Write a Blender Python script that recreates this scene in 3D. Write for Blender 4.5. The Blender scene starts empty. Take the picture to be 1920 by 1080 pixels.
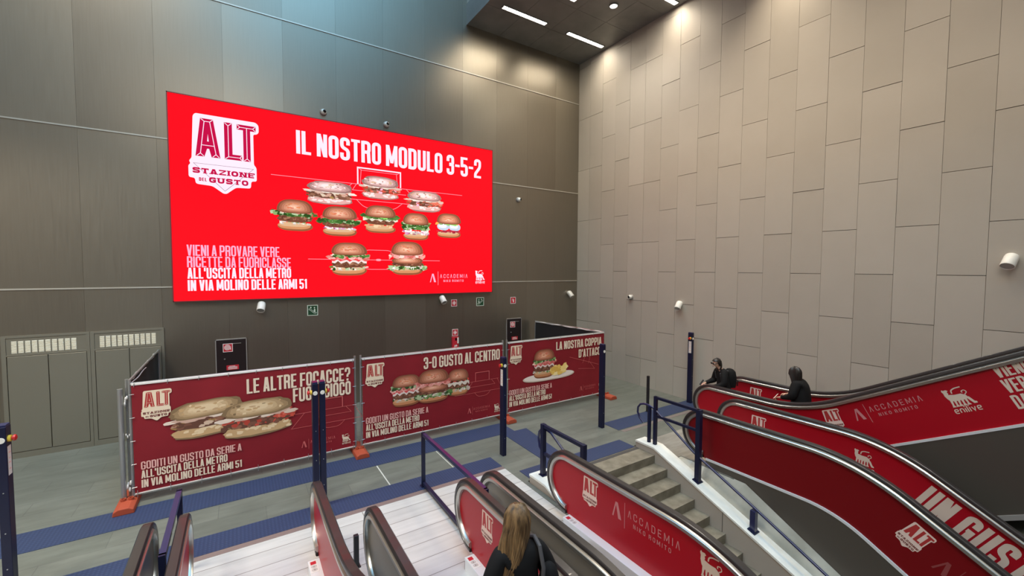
import bpy, bmesh, math, random
from mathutils import Vector, Matrix
random.seed(7)
SC = bpy.context.scene
COL = SC.collection
PI = math.pi

# ------------------------------------------------------------------ camera
def make_camera():
    yaw, pitch, roll, f = 0.576705433, 0.0471266642, -0.00491287575, 787.377
    ca, sa, cb, sb = math.cos(yaw), math.sin(yaw), math.cos(pitch), math.sin(pitch)
    fwd = Vector((sa*cb, ca*cb, -sb))
    right = Vector((ca, -sa, 0))
    down = fwd.cross(right)
    cr, sr = math.cos(roll), math.sin(roll)
    r2 = cr*right + sr*down
    d2 = -sr*right + cr*down
    m = Matrix((r2, -d2, -fwd)).transposed().to_4x4()
    m.translation = Vector((-10.470, -11.698, 3.66))
    cd = bpy.data.cameras.new('camera')
    cd.sensor_width = 36.0
    cd.lens = 36.0*f/1920.0
    cd.clip_start = 0.02
    co = bpy.data.objects.new('camera', cd)
    COL.objects.link(co)
    co.matrix_world = m
    SC.camera = co
make_camera()

# ------------------------------------------------------------------ world, exposure, lights
w = bpy.data.worlds.new('world')
SC.world = w
w.use_nodes = True
bg = w.node_tree.nodes['Background']
bg.inputs[0].default_value = (0.30, 0.69, 1.06, 1)
bg.inputs[1].default_value = 5.4
SC.view_settings.view_transform = 'Standard'
SC.view_settings.look = 'None'
SC.view_settings.exposure = -0.22
SC.view_settings.gamma = 1.0
SC.view_settings.use_curve_mapping = False
try:
    SC.cycles.max_bounces = 8
    SC.cycles.diffuse_bounces = 4
    SC.cycles.sample_clamp_indirect = 6.0
    SC.cycles.use_denoising = True
except Exception:
    pass

WARM = (1.0, 0.85, 0.66)
def area_light(name, loc, size, power, color=WARM, rot=(0, 0, 0), spread=160):
    l = bpy.data.lights.new(name, 'AREA')
    l.shape = 'RECTANGLE'
    l.size, l.size_y = size
    l.energy = power
    l.color = color
    l.spread = math.radians(spread)
    o = bpy.data.objects.new(name, l)
    o.location = loc
    o.rotation_euler = rot
    COL.objects.link(o)
    return o
# rows of strip lamps in the soffit, continuing over the visitor's head
for i, yy in enumerate((-5.6, -8.4, -11.2, -14.0)):
    area_light('soffit_light', (-3.3, yy, 10.9), (1.5, 0.2), (120, 80, 25, 10)[i], spread=125)
    area_light('soffit_light', (-0.95, yy - 1.4, 10.9), (1.5, 0.2), (75, 45, 15, 5)[i], spread=110)
# unseen light added under the roof so the bronze wall reflects a warm tone
area_light('hall_fill_light', (-14.6, -12.5, 18.6), (2.5, 4.0), 900, (1.0, 0.88, 0.72), (0, 0, 0), spread=170)
# unseen fill for the hall lighting above and behind the visitor
area_light('hall_fill_light', (-11.0, -14.5, 11.5), (5.0, 2.0), 470, (1.0, 0.90, 0.77), (math.radians(14), 0, 0))
area_light('hall_fill_light', (-15.2, -5.6, 8.6), (2.0, 2.0), 560, (1.0, 0.90, 0.76), (0, math.radians(-6), 0), spread=125)  # added fill, no visible source: brightens the left floor and lower wall

# ------------------------------------------------------------------ materials
MATS = {}
def mat(name, col=(.5, .5, .5), rough=.5, metal=0.0, emit=None, estr=1.0, coat=0.0, spec=.5, attr=False, alpha=1.0):
    if name in MATS:
        return MATS[name]
    m = bpy.data.materials.new(name)
    m.use_nodes = True
    p = m.node_tree.nodes['Principled BSDF']
    p.inputs['Base Color'].default_value = (*col, 1)
    p.inputs['Roughness'].default_value = rough
    p.inputs['Metallic'].default_value = metal
    p.inputs['Specular IOR Level'].default_value = spec
    p.inputs['Coat Weight'].default_value = coat
    p.inputs['Alpha'].default_value = alpha
    if emit is not None:
        p.inputs['Emission Color'].default_value = (*emit, 1)
        p.inputs['Emission Strength'].default_value = estr
    if attr:
        a = m.node_tree.nodes.new('ShaderNodeVertexColor')
        a.layer_name = 'Col'
        m.node_tree.links.new(a.outputs['Color'], p.inputs['Base Color'])
        if emit is not None:
            m.node_tree.links.new(a.outputs['Color'], p.inputs['Emission Color'])
    MATS[name] = m
    return m

def nodes(m):
    return m.node_tree.nodes, m.node_tree.links, m.node_tree.nodes['Principled BSDF']

def add_noise_col(m, c1, c2, scale=4.0, stretch=(1, 1, 1), detail=6, lo=.35, hi=.65, rough=None, bump=0.0, bdist=.01):
    n, l, p = nodes(m)
    tc = n.new('ShaderNodeTexCoord')
    mp = n.new('ShaderNodeMapping')
    mp.inputs['Scale'].default_value = stretch
    nz = n.new('ShaderNodeTexNoise')
    nz.inputs['Scale'].default_value = scale
    nz.inputs['Detail'].default_value = detail
    cr = n.new('ShaderNodeValToRGB')
    cr.color_ramp.elements[0].position = lo
    cr.color_ramp.elements[0].color = (*c1, 1)
    cr.color_ramp.elements[1].position = hi
    cr.color_ramp.elements[1].color = (*c2, 1)
    l.new(tc.outputs['Object'], mp.inputs['Vector'])
    l.new(mp.outputs['Vector'], nz.inputs['Vector'])
    l.new(nz.outputs['Fac'], cr.inputs['Fac'])
    l.new(cr.outputs['Color'], p.inputs['Base Color'])
    if rough:
        mr = n.new('ShaderNodeMapRange')
        mr.inputs['To Min'].default_value, mr.inputs['To Max'].default_value = rough
        l.new(nz.outputs['Fac'], mr.inputs['Value'])
        l.new(mr.outputs['Result'], p.inputs['Roughness'])
    if bump:
        b = n.new('ShaderNodeBump')
        b.inputs['Strength'].default_value = bump
        b.inputs['Distance'].default_value = bdist
        l.new(nz.outputs['Fac'], b.inputs['Height'])
        l.new(b.outputs['Normal'], p.inputs['Normal'])
    return m

# brushed dark bronze metal of the screen wall, small tone change from sheet to sheet
M_METAL = mat('brushed_bronze', (.27, .24, .20), .36, .85)
def _metal():
    n, l, p = nodes(M_METAL)
    g = n.new('ShaderNodeNewGeometry')
    tc = n.new('ShaderNodeTexCoord')
    mp = n.new('ShaderNodeMapping')
    mp.inputs['Scale'].default_value = (14, 14, .5)
    nz = n.new('ShaderNodeTexNoise')
    nz.inputs['Scale'].default_value = 3.0
    nz.inputs['Detail'].default_value = 5
    l.new(tc.outputs['Object'], mp.inputs['Vector'])
    l.new(mp.outputs['Vector'], nz.inputs['Vector'])
    add = n.new('ShaderNodeMath'); add.operation = 'MULTIPLY_ADD'
    add.inputs[1].default_value = .5
    l.new(nz.outputs['Fac'], add.inputs[0])
    m2 = n.new('ShaderNodeMath'); m2.operation = 'MULTIPLY'; m2.inputs[1].default_value = .5
    l.new(g.outputs['Random Per Island'], m2.inputs[0])
    l.new(m2.outputs[0], add.inputs[2])
    cr = n.new('ShaderNodeValToRGB')
    cr.color_ramp.elements[0].color = (.235, .205, .165, 1)
    cr.color_ramp.elements[1].color = (.315, .285, .235, 1)
    l.new(add.outputs[0], cr.inputs['Fac'])
    l.new(cr.outputs['Color'], p.inputs['Base Color'])
    mr = n.new('ShaderNodeMapRange')
    mr.inputs['To Min'].default_value, mr.inputs['To Max'].default_value = .30, .42
    l.new(nz.outputs['Fac'], mr.inputs['Value'])
    l.new(mr.outputs['Result'], p.inputs['Roughness'])
_metal()

M_PANEL = mat('grey_wall_panel', (.42, .385, .33), .6)
def _panel():
    n, l, p = nodes(M_PANEL)
    g = n.new('ShaderNodeNewGeometry')
    tc = n.new('ShaderNodeTexCoord')
    nz = n.new('ShaderNodeTexNoise')
    nz.inputs['Scale'].default_value = 1.3
    nz.inputs['Detail'].default_value = 8
    nz.inputs['Roughness'].default_value = .62
    l.new(tc.outputs['Object'], nz.inputs['Vector'])
    a = n.new('ShaderNodeMath'); a.operation = 'MULTIPLY_ADD'; a.inputs[1].default_value = .55
    b = n.new('ShaderNodeMath'); b.operation = 'MULTIPLY'; b.inputs[1].default_value = .45
    l.new(g.outputs['Random Per Island'], b.inputs[0])
    l.new(nz.outputs['Fac'], a.inputs[0])
    l.new(b.outputs[0], a.inputs[2])
    cr = n.new('ShaderNodeValToRGB')
    cr.color_ramp.elements[0].color = (.395, .363, .31, 1)
    cr.color_ramp.elements[0].position = .2
    cr.color_ramp.elements[1].color = (.452, .418, .364, 1)
    cr.color_ramp.elements[1].position = .8
    l.new(a.outputs[0], cr.inputs['Fac'])
    l.new(cr.outputs['Color'], p.inputs['Base Color'])
_panel()

M_JOINT = mat('dark_joint', (.06, .055, .05), .8)
M_SEAM = mat('pale_metal_strip', (.55, .52, .46), .4, .5)
M_SOFFIT = mat('soffit_dark', (.10, .10, .095), .5, .2)
add_noise_col(M_SOFFIT, (.17, .172, .17), (.22, .222, .215), 1.5)

def floor_mat():
    m = mat('stone_floor', (.3, .3, .27), .45)
    n, l, p = nodes(m)
    tc = n.new('ShaderNodeTexCoord')
    br = n.new('ShaderNodeTexBrick')
    br.offset = .5
    br.inputs['Scale'].default_value = 1.0
    br.inputs['Brick Width'].default_value = 1.2
    br.inputs['Row Height'].default_value = .4
    br.inputs['Mortar Size'].default_value = .006
    br.inputs['Mortar Smooth'].default_value = .3
    br.inputs['Color1'].default_value = (.128, .139, .122, 1)
    br.inputs['Color2'].default_value = (.155, .165, .145, 1)
    br.inputs['Mortar'].default_value = (.105, .11, .10, 1)
    nz = n.new('ShaderNodeTexNoise'); nz.inputs['Scale'].default_value = 2.2; nz.inputs['Detail'].default_value = 9
    nz.inputs['Roughness'].default_value = .65
    mp = n.new('ShaderNodeMapping'); mp.inputs['Scale'].default_value = (.6, 2.2, 1)
    l.new(tc.outputs['Object'], mp.inputs['Vector'])
    l.new(mp.outputs['Vector'], nz.inputs['Vector'])
    l.new(tc.outputs['Object'], br.inputs['Vector'])
    mx = n.new('ShaderNodeMix'); mx.data_type = 'RGBA'; mx.blend_type = 'MULTIPLY'
    mx.inputs['Factor'].default_value = 1.0
    cr = n.new('ShaderNodeValToRGB')
    cr.color_ramp.elements[0].position = .3; cr.color_ramp.elements[0].color = (.72, .72, .7, 1)
    cr.color_ramp.elements[1].position = .7; cr.color_ramp.elements[1].color = (1.12, 1.12, 1.1, 1)
    l.new(nz.outputs['Fac'], cr.inputs['Fac'])
    l.new(br.outputs['Color'], mx.inputs['A'])
    l.new(cr.outputs['Color'], mx.inputs['B'])
    l.new(mx.outputs['Result'], p.inputs['Base Color'])
    return m
M_FLOOR = floor_mat()

def plate_mat():
    m = mat('pale_floor_plate', (.6, .58, .55), .38, .25)
    n, l, p = nodes(m)
    tc = n.new('ShaderNodeTexCoord')
    mp = n.new('ShaderNodeMapping'); mp.inputs['Scale'].default_value = (1.2, 12, 1)
    nz = n.new('ShaderNodeTexNoise'); nz.inputs['Scale'].default_value = 1.0; nz.inputs['Detail'].default_value = 6
    br = n.new('ShaderNodeTexBrick'); br.offset = 0
    br.inputs['Scale'].default_value = 1.0
    br.inputs['Brick Width'].default_value = 9.0
    br.inputs['Row Height'].default_value = .31
    br.inputs['Mortar Size'].default_value = .006
    br.inputs['Color1'].default_value = (.57, .58, .575, 1)
    br.inputs['Color2'].default_value = (.63, .64, .635, 1)
    br.inputs['Mortar'].default_value = (.27, .26, .25, 1)
    l.new(tc.outputs['Object'], br.inputs['Vector'])
    l.new(tc.outputs['Object'], mp.inputs['Vector'])
    l.new(mp.outputs['Vector'], nz.inputs['Vector'])
    cr = n.new('ShaderNodeValToRGB')
    cr.color_ramp.elements[0].position = .3; cr.color_ramp.elements[0].color = (.90, .90, .90, 1)
    cr.color_ramp.elements[1].position = .7; cr.color_ramp.elements[1].color = (1.05, 1.05, 1.05, 1)
    l.new(nz.outputs['Fac'], cr.inputs['Fac'])
    mx = n.new('ShaderNodeMix'); mx.data_type = 'RGBA'; mx.blend_type = 'MULTIPLY'
    mx.inputs['Factor'].default_value = 1.0
    l.new(br.outputs['Color'], mx.inputs['A'])
    l.new(cr.outputs['Color'], mx.inputs['B'])
    l.new(mx.outputs['Result'], p.inputs['Base Color'])
    return m
M_PLATE = plate_mat()

M_TACT = mat('blue_tactile', (.03, .065, .19), .55)
def _tact():
    n, l, p = nodes(M_TACT)
    tc = n.new('ShaderNodeTexCoord')
    vo = n.new('ShaderNodeTexVoronoi')
    vo.inputs['Scale'].default_value = 22
    vo.inputs['Randomness'].default_value = 0.0
    l.new(tc.outputs['Object'], vo.inputs['Vector'])
    cr = n.new('ShaderNodeValToRGB')
    cr.color_ramp.elements[0].position = .15; cr.color_ramp.elements[0].color = (.034, .056, .125, 1)
    cr.color_ramp.elements[1].position = .4; cr.color_ramp.elements[1].color = (.017, .031, .084, 1)
    l.new(vo.outputs['Distance'], cr.inputs['Fac'])
    l.new(cr.outputs['Color'], p.inputs['Base Color'])
    b = n.new('ShaderNodeBump'); b.inputs['Strength'].default_value = .4; b.inputs['Distance'].default_value = .01
    b.invert = True
    l.new(vo.outputs['Distance'], b.inputs['Height'])
    l.new(b.outputs['Normal'], p.inputs['Normal'])
_tact()
M_THRESH = mat('steel_threshold', (.42, .36, .35), .35, .7)
M_STAIR = mat('stair_stone', (.30, .28, .22), .7)
add_noise_col(M_STAIR, (.14, .120, .086), (.225, .20, .148), 5, (1, 1, 1), 9, bump=.15)
M_SIDE = mat('parapet_face', (.36, .33, .29), .5)
M_CAP = mat('white_stone_cap', (.74, .76, .72), .45)
add_noise_col(M_CAP, (.66, .68, .64), (.80, .82, .78), 3, (2, 1, 1), 8)
M_SLAB = mat('polished_sloped_stone', (.36, .36, .31), .22)
add_noise_col(M_SLAB, (.36, .36, .31), (.50, .50, .44), 2.5, (1, 1, 1), 7)
M_NAVY = mat('navy_paint', (.006, .008, .034), .42, 0, spec=.35)
M_NAVY2 = mat('navy_pipe', (.010, .014, .072), .30, 0, coat=.3)
M_BLACKP = mat('black_post_paint', (.012, .012, .016), .45)
M_RUBBER = mat('handrail_rubber', (.028, .024, .024), .33, 0, coat=.25)
M_RAIL = mat('stainless_rail', (.50, .48, .44), .30, .9)
M_ALU = mat('aluminium_deck', (.80, .85, .88), .28, .25)
M_GREYP = mat('grey_panel', (.235, .22, .195), .35, .3)
M_CLAD = mat('truss_cladding', (.105, .092, .078), .38, .4)
M_RED = mat('red_film', (.37, .005, .014), .34, 0, spec=.3)
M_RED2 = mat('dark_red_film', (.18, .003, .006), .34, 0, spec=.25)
M_STEP = mat('escalator_step', (.16, .16, .16), .4, .7)
M_YEL = mat('comb_steel', (.32, .32, .31), .4, .6)
M_CREAM = mat('cream_print', (.80, .66, .52), .5)
M_PINKP = mat('pink_print', (.78, .44, .40), .5)
M_LOGOP = mat('badge_print', (.80, .66, .50), .5)
M_LRED = mat('badge_red_print', (.42, .03, .03), .5)
M_LRED2 = mat('badge_dark_print', (.16, .03, .03), .5)
M_BAN = mat('banner_fabric', (.40, .008, .022), .55)
add_noise_col(M_BAN, (.20, .004, .011), (.245, .006, .015), 1.2)
M_FADE = mat('faint_red_print', (.62, .13, .13), .5)
M_ART = mat('printed_picture', attr=True, rough=.55)
M_GALV = mat('galvanised_tube', (.45, .46, .46), .35, .8)
M_TAPE = mat('white_tape', (.72, .70, .68), .5)
M_MESH = mat('black_net', (.012, .012, .013), .8)
M_ORANGE = mat('orange_rubber_foot', (.36, .06, .025), .65)
M_WHITEPL = mat('white_plastic', (.80, .79, .74), .4)
M_DARKPL = mat('dark_plastic', (.02, .02, .022), .3)
M_LENS = mat('black_lens', (.005, .005, .006), .08)
M_HYD = mat('black_cabinet', (.018, .012, .013), .35)
M_EDGE = mat('grey_frame', (.45, .43, .42), .4, .5)
M_SIGNR = mat('sign_red', (.50, .02, .035), .45)
M_SIGNP = mat('sign_white', (.80, .70, .70), .45)
M_SIGNG = mat('sign_green', (.012, .06, .025), .45)
M_SIGNGW = mat('sign_pale_green', (.62, .70, .60), .45)
M_LOUV = mat('louvre_grille', (.80, .77, .66), .5)
M_DOOR = mat('door_bronze', (.30, .285, .235), .40, .7)
M_BTN = mat('button_red', (.55, .02, .02), .4)
M_BTNY = mat('button_yellow', (.75, .52, .05), .4)
M_LAMP = mat('lamp_diffuser', (1, 1, 1), .5, emit=(1.0, .90, .74), estr=60)
M_SPOT = mat('spot_diffuser', (1, 1, 1), .5, emit=(1.0, .97, .92), estr=22)
M_SCR = mat('screen_red', (.02, 0, 0), .5, emit=(1.0, .0, .008), estr=1.32)
M_SCRW = mat('screen_white', (.02, .02, .02), .5, emit=(1.0, .84, .98), estr=1.22)
M_SCRP = mat('screen_pink', (.02, .02, .02), .5, emit=(1.0, .45, .66), estr=1.2)
M_SCRL = mat('screen_line_pink', (.02, .02, .02), .5, emit=(1.0, .34, .44), estr=1.2)
M_SCRR = mat('screen_badge_red', (.02, 0, 0), .5, emit=(.60, .0, .06), estr=1.15)
M_SCRD = mat('screen_badge_grey', (.02, .02, .02), .5, emit=(.25, .12, .18), estr=1.0)
M_SCRA = mat('screen_picture', (.02, .02, .02), .5, emit=(1, 1, 1), estr=.85, attr=True)
for _m in (M_SCR, M_SCRW, M_SCRP, M_SCRL, M_SCRR, M_SCRD, M_SCRA):
    nodes(_m)[2].inputs['Specular IOR Level'].default_value = 0.0
    nodes(_m)[2].inputs['Roughness'].default_value = 1.0
    if _m is not M_SCRA: nodes(_m)[2].inputs['Base Color'].default_value = (.01, .01, .01, 1)
M_SCRF = mat('screen_edge', (.25, .02, .03), .4)
M_SKIN = mat('skin', (.62, .38, .28), .5)
M_JACKET = mat('black_jacket', (.007, .007, .008), .85, spec=.25)
M_TROUSER = mat('dark_trousers', (.018, .018, .022), .8)
M_BLOND = mat('blonde_hair', (.30, .19, .08), .45)
add_noise_col(M_BLOND, (.032, .018, .009), (.27, .16, .07), 30, (1, 1, .08), 4, .3, .75)
M_DHAIR = mat('dark_hair', (.015, .011, .010), .4)
M_SHOE = mat('shoe_leather', (.02, .02, .02), .5)
M_BAG = mat('black_bag', (.008, .008, .009), .85, spec=.2)
M_STRAP = mat('grey_strap', (.06, .06, .066), .7)
M_PHONE = mat('phone_shell', (.03, .03, .035), .25)
M_PSCREEN = mat('phone_glow', (.1, .1, .1), .3, emit=(1.0, .72, .62), estr=1.3)
M_TURQ = mat('floor_line', (.55, .56, .52), .5)

# ------------------------------------------------------------------ mesh helpers
class MB:
    def __init__(s):
        s.v = []; s.f = []; s.m = []; s.c = []
    def face(s, pts, m=0, col=None):
        i = len(s.v)
        s.v += [tuple(p) for p in pts]
        s.f.append(tuple(range(i, i + len(pts))))
        s.m.append(m); s.c.append(col)
    def grid(s, rows, m=0, closed_u=False, closed_v=False):
        i = len(s.v); R = len(rows); Cn = len(rows[0])
        for r in rows:
            s.v += [tuple(p) for p in r]
        for a in range(R if closed_u else R - 1):
            for b in range(Cn if closed_v else Cn - 1):
                a2 = (a + 1) % R; b2 = (b + 1) % Cn
                s.f.append((i + a*Cn + b, i + a*Cn + b2, i + a2*Cn + b2, i + a2*Cn + b))
                s.m.append(m); s.c.append(None)
    def box(s, lo, hi, m=0, M=None):
        x0, y0, z0 = lo; x1, y1, z1 = hi
        P = [Vector(p) for p in ((x0,y0,z0),(x1,y0,z0),(x1,y1,z0),(x0,y1,z0),(x0,y0,z1),(x1,y0,z1),(x1,y1,z1),(x0,y1,z1))]
        if M is not None:
            P = [M @ p for p in P]
        i = len(s.v); s.v += [tuple(p) for p in P]
        for f in ((0,3,2,1),(4,5,6,7),(0,1,5,4),(1,2,6,5),(2,3,7,6),(3,0,4,7)):
            s.f.append(tuple(i + k for k in f)); s.m.append(m); s.c.append(None)
    def prism(s, poly, d, m=0):
        """poly: 3D points, d: extrusion vector"""
        d = Vector(d); a = [Vector(p) for p in poly]; b = [p + d for p in a]
        n = len(a)
        i = len(s.v); s.v += [tuple(p) for p in a + b]
        s.f.append(tuple(range(i + n - 1, i - 1, -1))); s.m.append(m); s.c.append(None)
        s.f.append(tuple(range(i + n, i + 2*n))); s.m.append(m); s.c.append(None)
        for k in range(n):
            k2 = (k + 1) % n
            s.f.append((i + k, i + k2, i + n + k2, i + n + k)); s.m.append(m); s.c.append(None)
    def tube(s, pts, r, n=8, m=0, caps=True):
        pts = [Vector(p) for p in pts]
        rows = []
        prev = None
        for k, p in enumerate(pts):
            t = (pts[min(k + 1, len(pts) - 1)] - pts[max(k - 1, 0)]).normalized()
            up = prev if prev is not None else (Vector((0, 0, 1)) if abs(t.z) < .9 else Vector((1, 0, 0)))
            a = (up - up.dot(t)*t).normalized()
            prev = a
            b = t.cross(a)
            rr = r[k] if isinstance(r, (list, tuple)) else r
            rows.append([p + rr*(math.cos(2*PI*j/n)*a + math.sin(2*PI*j/n)*b) for j in range(n)])
        s.grid(rows, m, closed_v=True)
        if caps:
            s.face(rows[0][::-1], m); s.face(rows[-1], m)
    def sweep(s, path, prof, m=0, closed=True):
        """path: list of (pos, tangent-normal frame (A,B)); prof: 2D points"""
        rows = [[P + a*A + b*B for a, b in prof] for P, A, B in path]
        s.grid(rows, m, closed_v=closed)
        if closed:
            s.face(rows[0][::-1], m); s.face(rows[-1], m)
    def lathe(s, prof, M=None, n=20, m=0):
        rows = []
        for r, z in prof:
            row = [Vector((r*math.cos(2*PI*j/n), r*math.sin(2*PI*j/n), z)) for j in range(n)]
            rows.append([M @ p for p in row] if M is not None else row)
        s.grid(rows, m, closed_v=True)
    def ball(s, c, r, nu=14, nv=9, m=0, M=None):
        rx, ry, rz = (r, r, r) if not isinstance(r, (tuple, list)) else r
        rows = []
        for a in range(nv + 1):
            th = PI*a/nv
            row = []
            for b in range(nu):
                ph = 2*PI*b/nu
                p = Vector((rx*math.sin(th)*math.cos(ph), ry*math.sin(th)*math.sin(ph), rz*math.cos(th)))
                if M is not None: p = M @ p
                row.append(p + Vector(c))
            rows.append(row)
        s.grid(rows, m, closed_v=True)
    def build(s, name, mats, parent=None, smooth=False, bevel=0.0, loc=None, w=False):
        if w and parent is not None:      # vertices are given in world space: move them into the parent's space
            off0 = Vector((0, 0, 0)); q = parent
            while q is not None:
                off0 += q.location; q = q.parent
            s.v = [tuple(Vector(v) - off0) for v in s.v]
        me = bpy.data.meshes.new(name)
        off = Vector(loc) if loc is not None else None
        vs = [tuple(Vector(v) - off) for v in s.v] if off is not None else s.v
        me.from_pydata(vs, [], s.f)
        if not isinstance(mats, (list, tuple)):
            mats = [mats]
        for x in mats:
            me.materials.append(x)
        for p, k in zip(me.polygons, s.m):
            p.material_index = k
        if any(c is not None for c in s.c):
            ca = me.color_attributes.new('Col', 'FLOAT_COLOR', 'CORNER')
            for p, c in zip(me.polygons, s.c):
                cl = c if c is not None else (1, 1, 1)
                for li in p.loop_indices:
                    ca.data[li].color = (*cl, 1)
        bm = bmesh.new(); bm.from_mesh(me)
        if not any(c is not None for c in s.c):
            bmesh.ops.remove_doubles(bm, verts=bm.verts, dist=1e-5)
            bmesh.ops.recalc_face_normals(bm, faces=bm.faces)
        bm.to_mesh(me); bm.free()
        if smooth:
            me.polygons.foreach_set('use_smooth', [True]*len(me.polygons))
            try:
                me.set_sharp_from_angle(angle=math.radians(42))
            except Exception:
                pass
        o = bpy.data.objects.new(name, me)
        COL.objects.link(o)
        if off is not None:
            o.location = off
        if parent is not None:
            o.parent = parent
        if bevel:
            b = o.modifiers.new('bevel', 'BEVEL')
            b.width = bevel; b.segments = 2; b.limit_method = 'ANGLE'
        return o

def tag(o, label, cat, group=None, kind=None):
    if label: o['label'] = label
    if cat: o['category'] = cat
    if group: o['group'] = group
    if kind: o['kind'] = kind
    return o
def thing(name, label, cat, loc=(0, 0, 0), group=None, rz=0):
    o = bpy.data.objects.new(name, None)
    o.empty_display_size = .1
    COL.objects.link(o)
    o.location = loc
    o.rotation_euler = (0, 0, rz)
    return tag(o, label, cat, group)
def struct(o, label=None, cat=None):
    o['kind'] = 'structure'
    if label: o['label'] = label
    if cat: o['category'] = cat
    return o

# ------------------------------------------------------------------ room shell
CEIL = 11.0
def build_shell():
    # floor: concourse stone, with the landing and stair cut outs left free
    m = MB()
    def slab(x0, x1, y0, y1, t=.3):
        m.box((x0, y0, -t), (x1, y1, 0))
    slab(-17, 0.2, -5.93, 0.2)
    slab(-3.42, 0.2, -6.75, -5.93)
    slab(-3.285, 0.2, -7.8, -6.75)
    slab(-6.46, -6.375, -9.0, -5.93)
    slab(-1.95, 0.2, -20, -7.8)
    struct(m.build('floor', M_FLOOR))
    # lower level far below the stairs and escalators
    m = MB(); m.box((-17, -20, -5.2), (0.2, -5.9, -5.0)); struct(m.build('floor_lower', M_FLOOR))
    m = MB(); m.box((-17, -5.92, -5.0), (0.2, -5.88, -.3)); struct(m.build('wall_lower', M_SIDE))
    # screen wall: backing + bronze sheets
    m = MB(); m.box((-17.2, .03, -.3), (.3, .3, 19)); struct(m.build('wall_back', M_JOINT))
    m = MB()
    seams = [0.0, 3.215, 6.39, 9.583, 12.78, 15.97, 19.0]
    xs = [-.0 - 1.2*k + .125 for k in range(0, 16)]
    xs = [0.0] + [-1.075 - 1.2*k for k in range(14)]
    for i in range(len(xs) - 1):
        for j in range(len(seams) - 1):
            m.box((xs[i+1] + .0012, 0, seams[j] + .004), (xs[i] - .0012, .028, seams[j+1] - .004))
    struct(m.build('wall_back_cladding', M_METAL))
    for k, z in enumerate(seams[1:5]):
        m = MB(); m.box((-16.9, -.018, z - .014), (-.02, .02, z + .014))
        struct(m.build('trim_%d' % (k + 1), M_SEAM))
    # right wall: staggered narrow panels
    m = MB(); m.box((.04, -20, -5), (.3, .1, 13)); struct(m.build('wall_right', M_JOINT))
    m = MB()
    par = [1, 1, 0, 1, 0, 0]
    rnd = random.Random(3)
    for i in range(33):
        o = par[i] if i < 6 else (1 if i % 2 == 0 else 0)
        y1 = -.596*i; y0 = -.596*(i + 1)
        z = 3.575 if o else 4.475
        while z > -5.0: z -= 1.806
        while z < 11.3:
            z0, z1 = max(z, -5.0), min(z + 1.806, 11.3)
            dx = rnd.uniform(-.003, .003)
            if z1 > z0:
                m.box((dx, y0 + .0025, z0 + .005), (.04, y1 - .0025, z1 - .005))
            z += 1.806
    struct(m.build('wall_right_cladding', M_PANEL))
    # walls of the light well behind and left of the visitor
    m = MB(); m.box((-17.3, -20, -5), (-17, .3, 19)); struct(m.build('wall_left', M_SIDE))
    m = MB(); m.box((-17.2, -20.3, 19), (-12.6, .3, 19.3)); struct(m.build('ceiling_sky_block', M_SIDE))  # unseen roof added to keep sky out of the left wall reflection
    m = MB(); m.box((-17.2, -20.3, -5), (.3, -20, 19)); struct(m.build('wall_front', M_SIDE))
    m = MB(); m.box((-4.53, -20, 11.6), (-4.25, .05, 19)); struct(m.build('wall_well', M_SIDE))
    # soffit slab of dark panels, underside at 11 m
    m = MB()
    n = 0
    for i in range(4):
        for j in range(17):
            x0 = -4.53 + i*1.1325; y1 = .0 - j*1.2
            m.box((x0 + .004, y1 - 1.2 + .004, CEIL), (x0 + 1.1325 - .004, y1 - .004, CEIL + .05))
    m.box((-4.55, -20, CEIL - .02), (-4.53, .02, CEIL + .6))
    m.box((-4.53, -20, CEIL + .06), (.2, .02, CEIL + .6))
    struct(m.build('ceiling', M_SOFFIT))
build_shell()

def build_lamps():
    proto = None
    spots = [(-3.335, -1.36, 'strip lamp in the dark soffit nearest the soffit edge, over the screen wall'),
             (-.97, -1.36, 'strip lamp in the dark soffit close to the corner of the two walls'),
             (-3.335, -2.70, 'strip lamp at the top edge of the photo, second row from the screen wall'),
             (-.92, -4.12, 'strip lamp against the grey panel wall, cut by the top of the photo')]
    for x, y, lab in spots:
        t = thing('ceiling_lamp', lab, 'lamp', (x, y, CEIL), 'strip lamps in the soffit')
        m = MB()
        for a, b in (((-.78, -.085, -.025), (-.75, .085, .0)), ((.75, -.085, -.025), (.78, .085, 0)),
                     ((-.75, -.085, -.025), (.75, -.065, 0)), ((-.75, .065, -.025), (.75, .085, 0))):
            m.box(a, b)
        m.build('lamp_frame', M_SOFFIT, t)
        m = MB(); m.box((-.75, -.065, -.012), (.75, .065, -.002)); m.build('diffuser', M_LAMP, t)
        l = area_light('lamp_light', (0, 0, -.03), (1.48, .12), 28, WARM, (0, 0, 0), 125)
        l.parent = t
    t = thing('ceiling_spotlight', 'round bright downlight between the strip lamps of the soffit', 'lamp', (-1.54, -3.1, CEIL))
    m = MB(); m.lathe([(.10, 0), (.13, -.005), (.13, -.03), (.105, -.035), (.09, -.012), (.10, 0)]); m.build('lamp_ring', M_SOFFIT, t, True)
    m = MB(); m.lathe([(.0, -.02), (.095, -.02), (.095, -.005), (0, -.005)]); m.build('diffuser', M_SPOT, t)
    l = area_light('spot_light', (0, 0, -.045), (.15, .15), 60, (1, .93, .82), (0, 0, 0), 120); l.parent = t
build_lamps()

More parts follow.
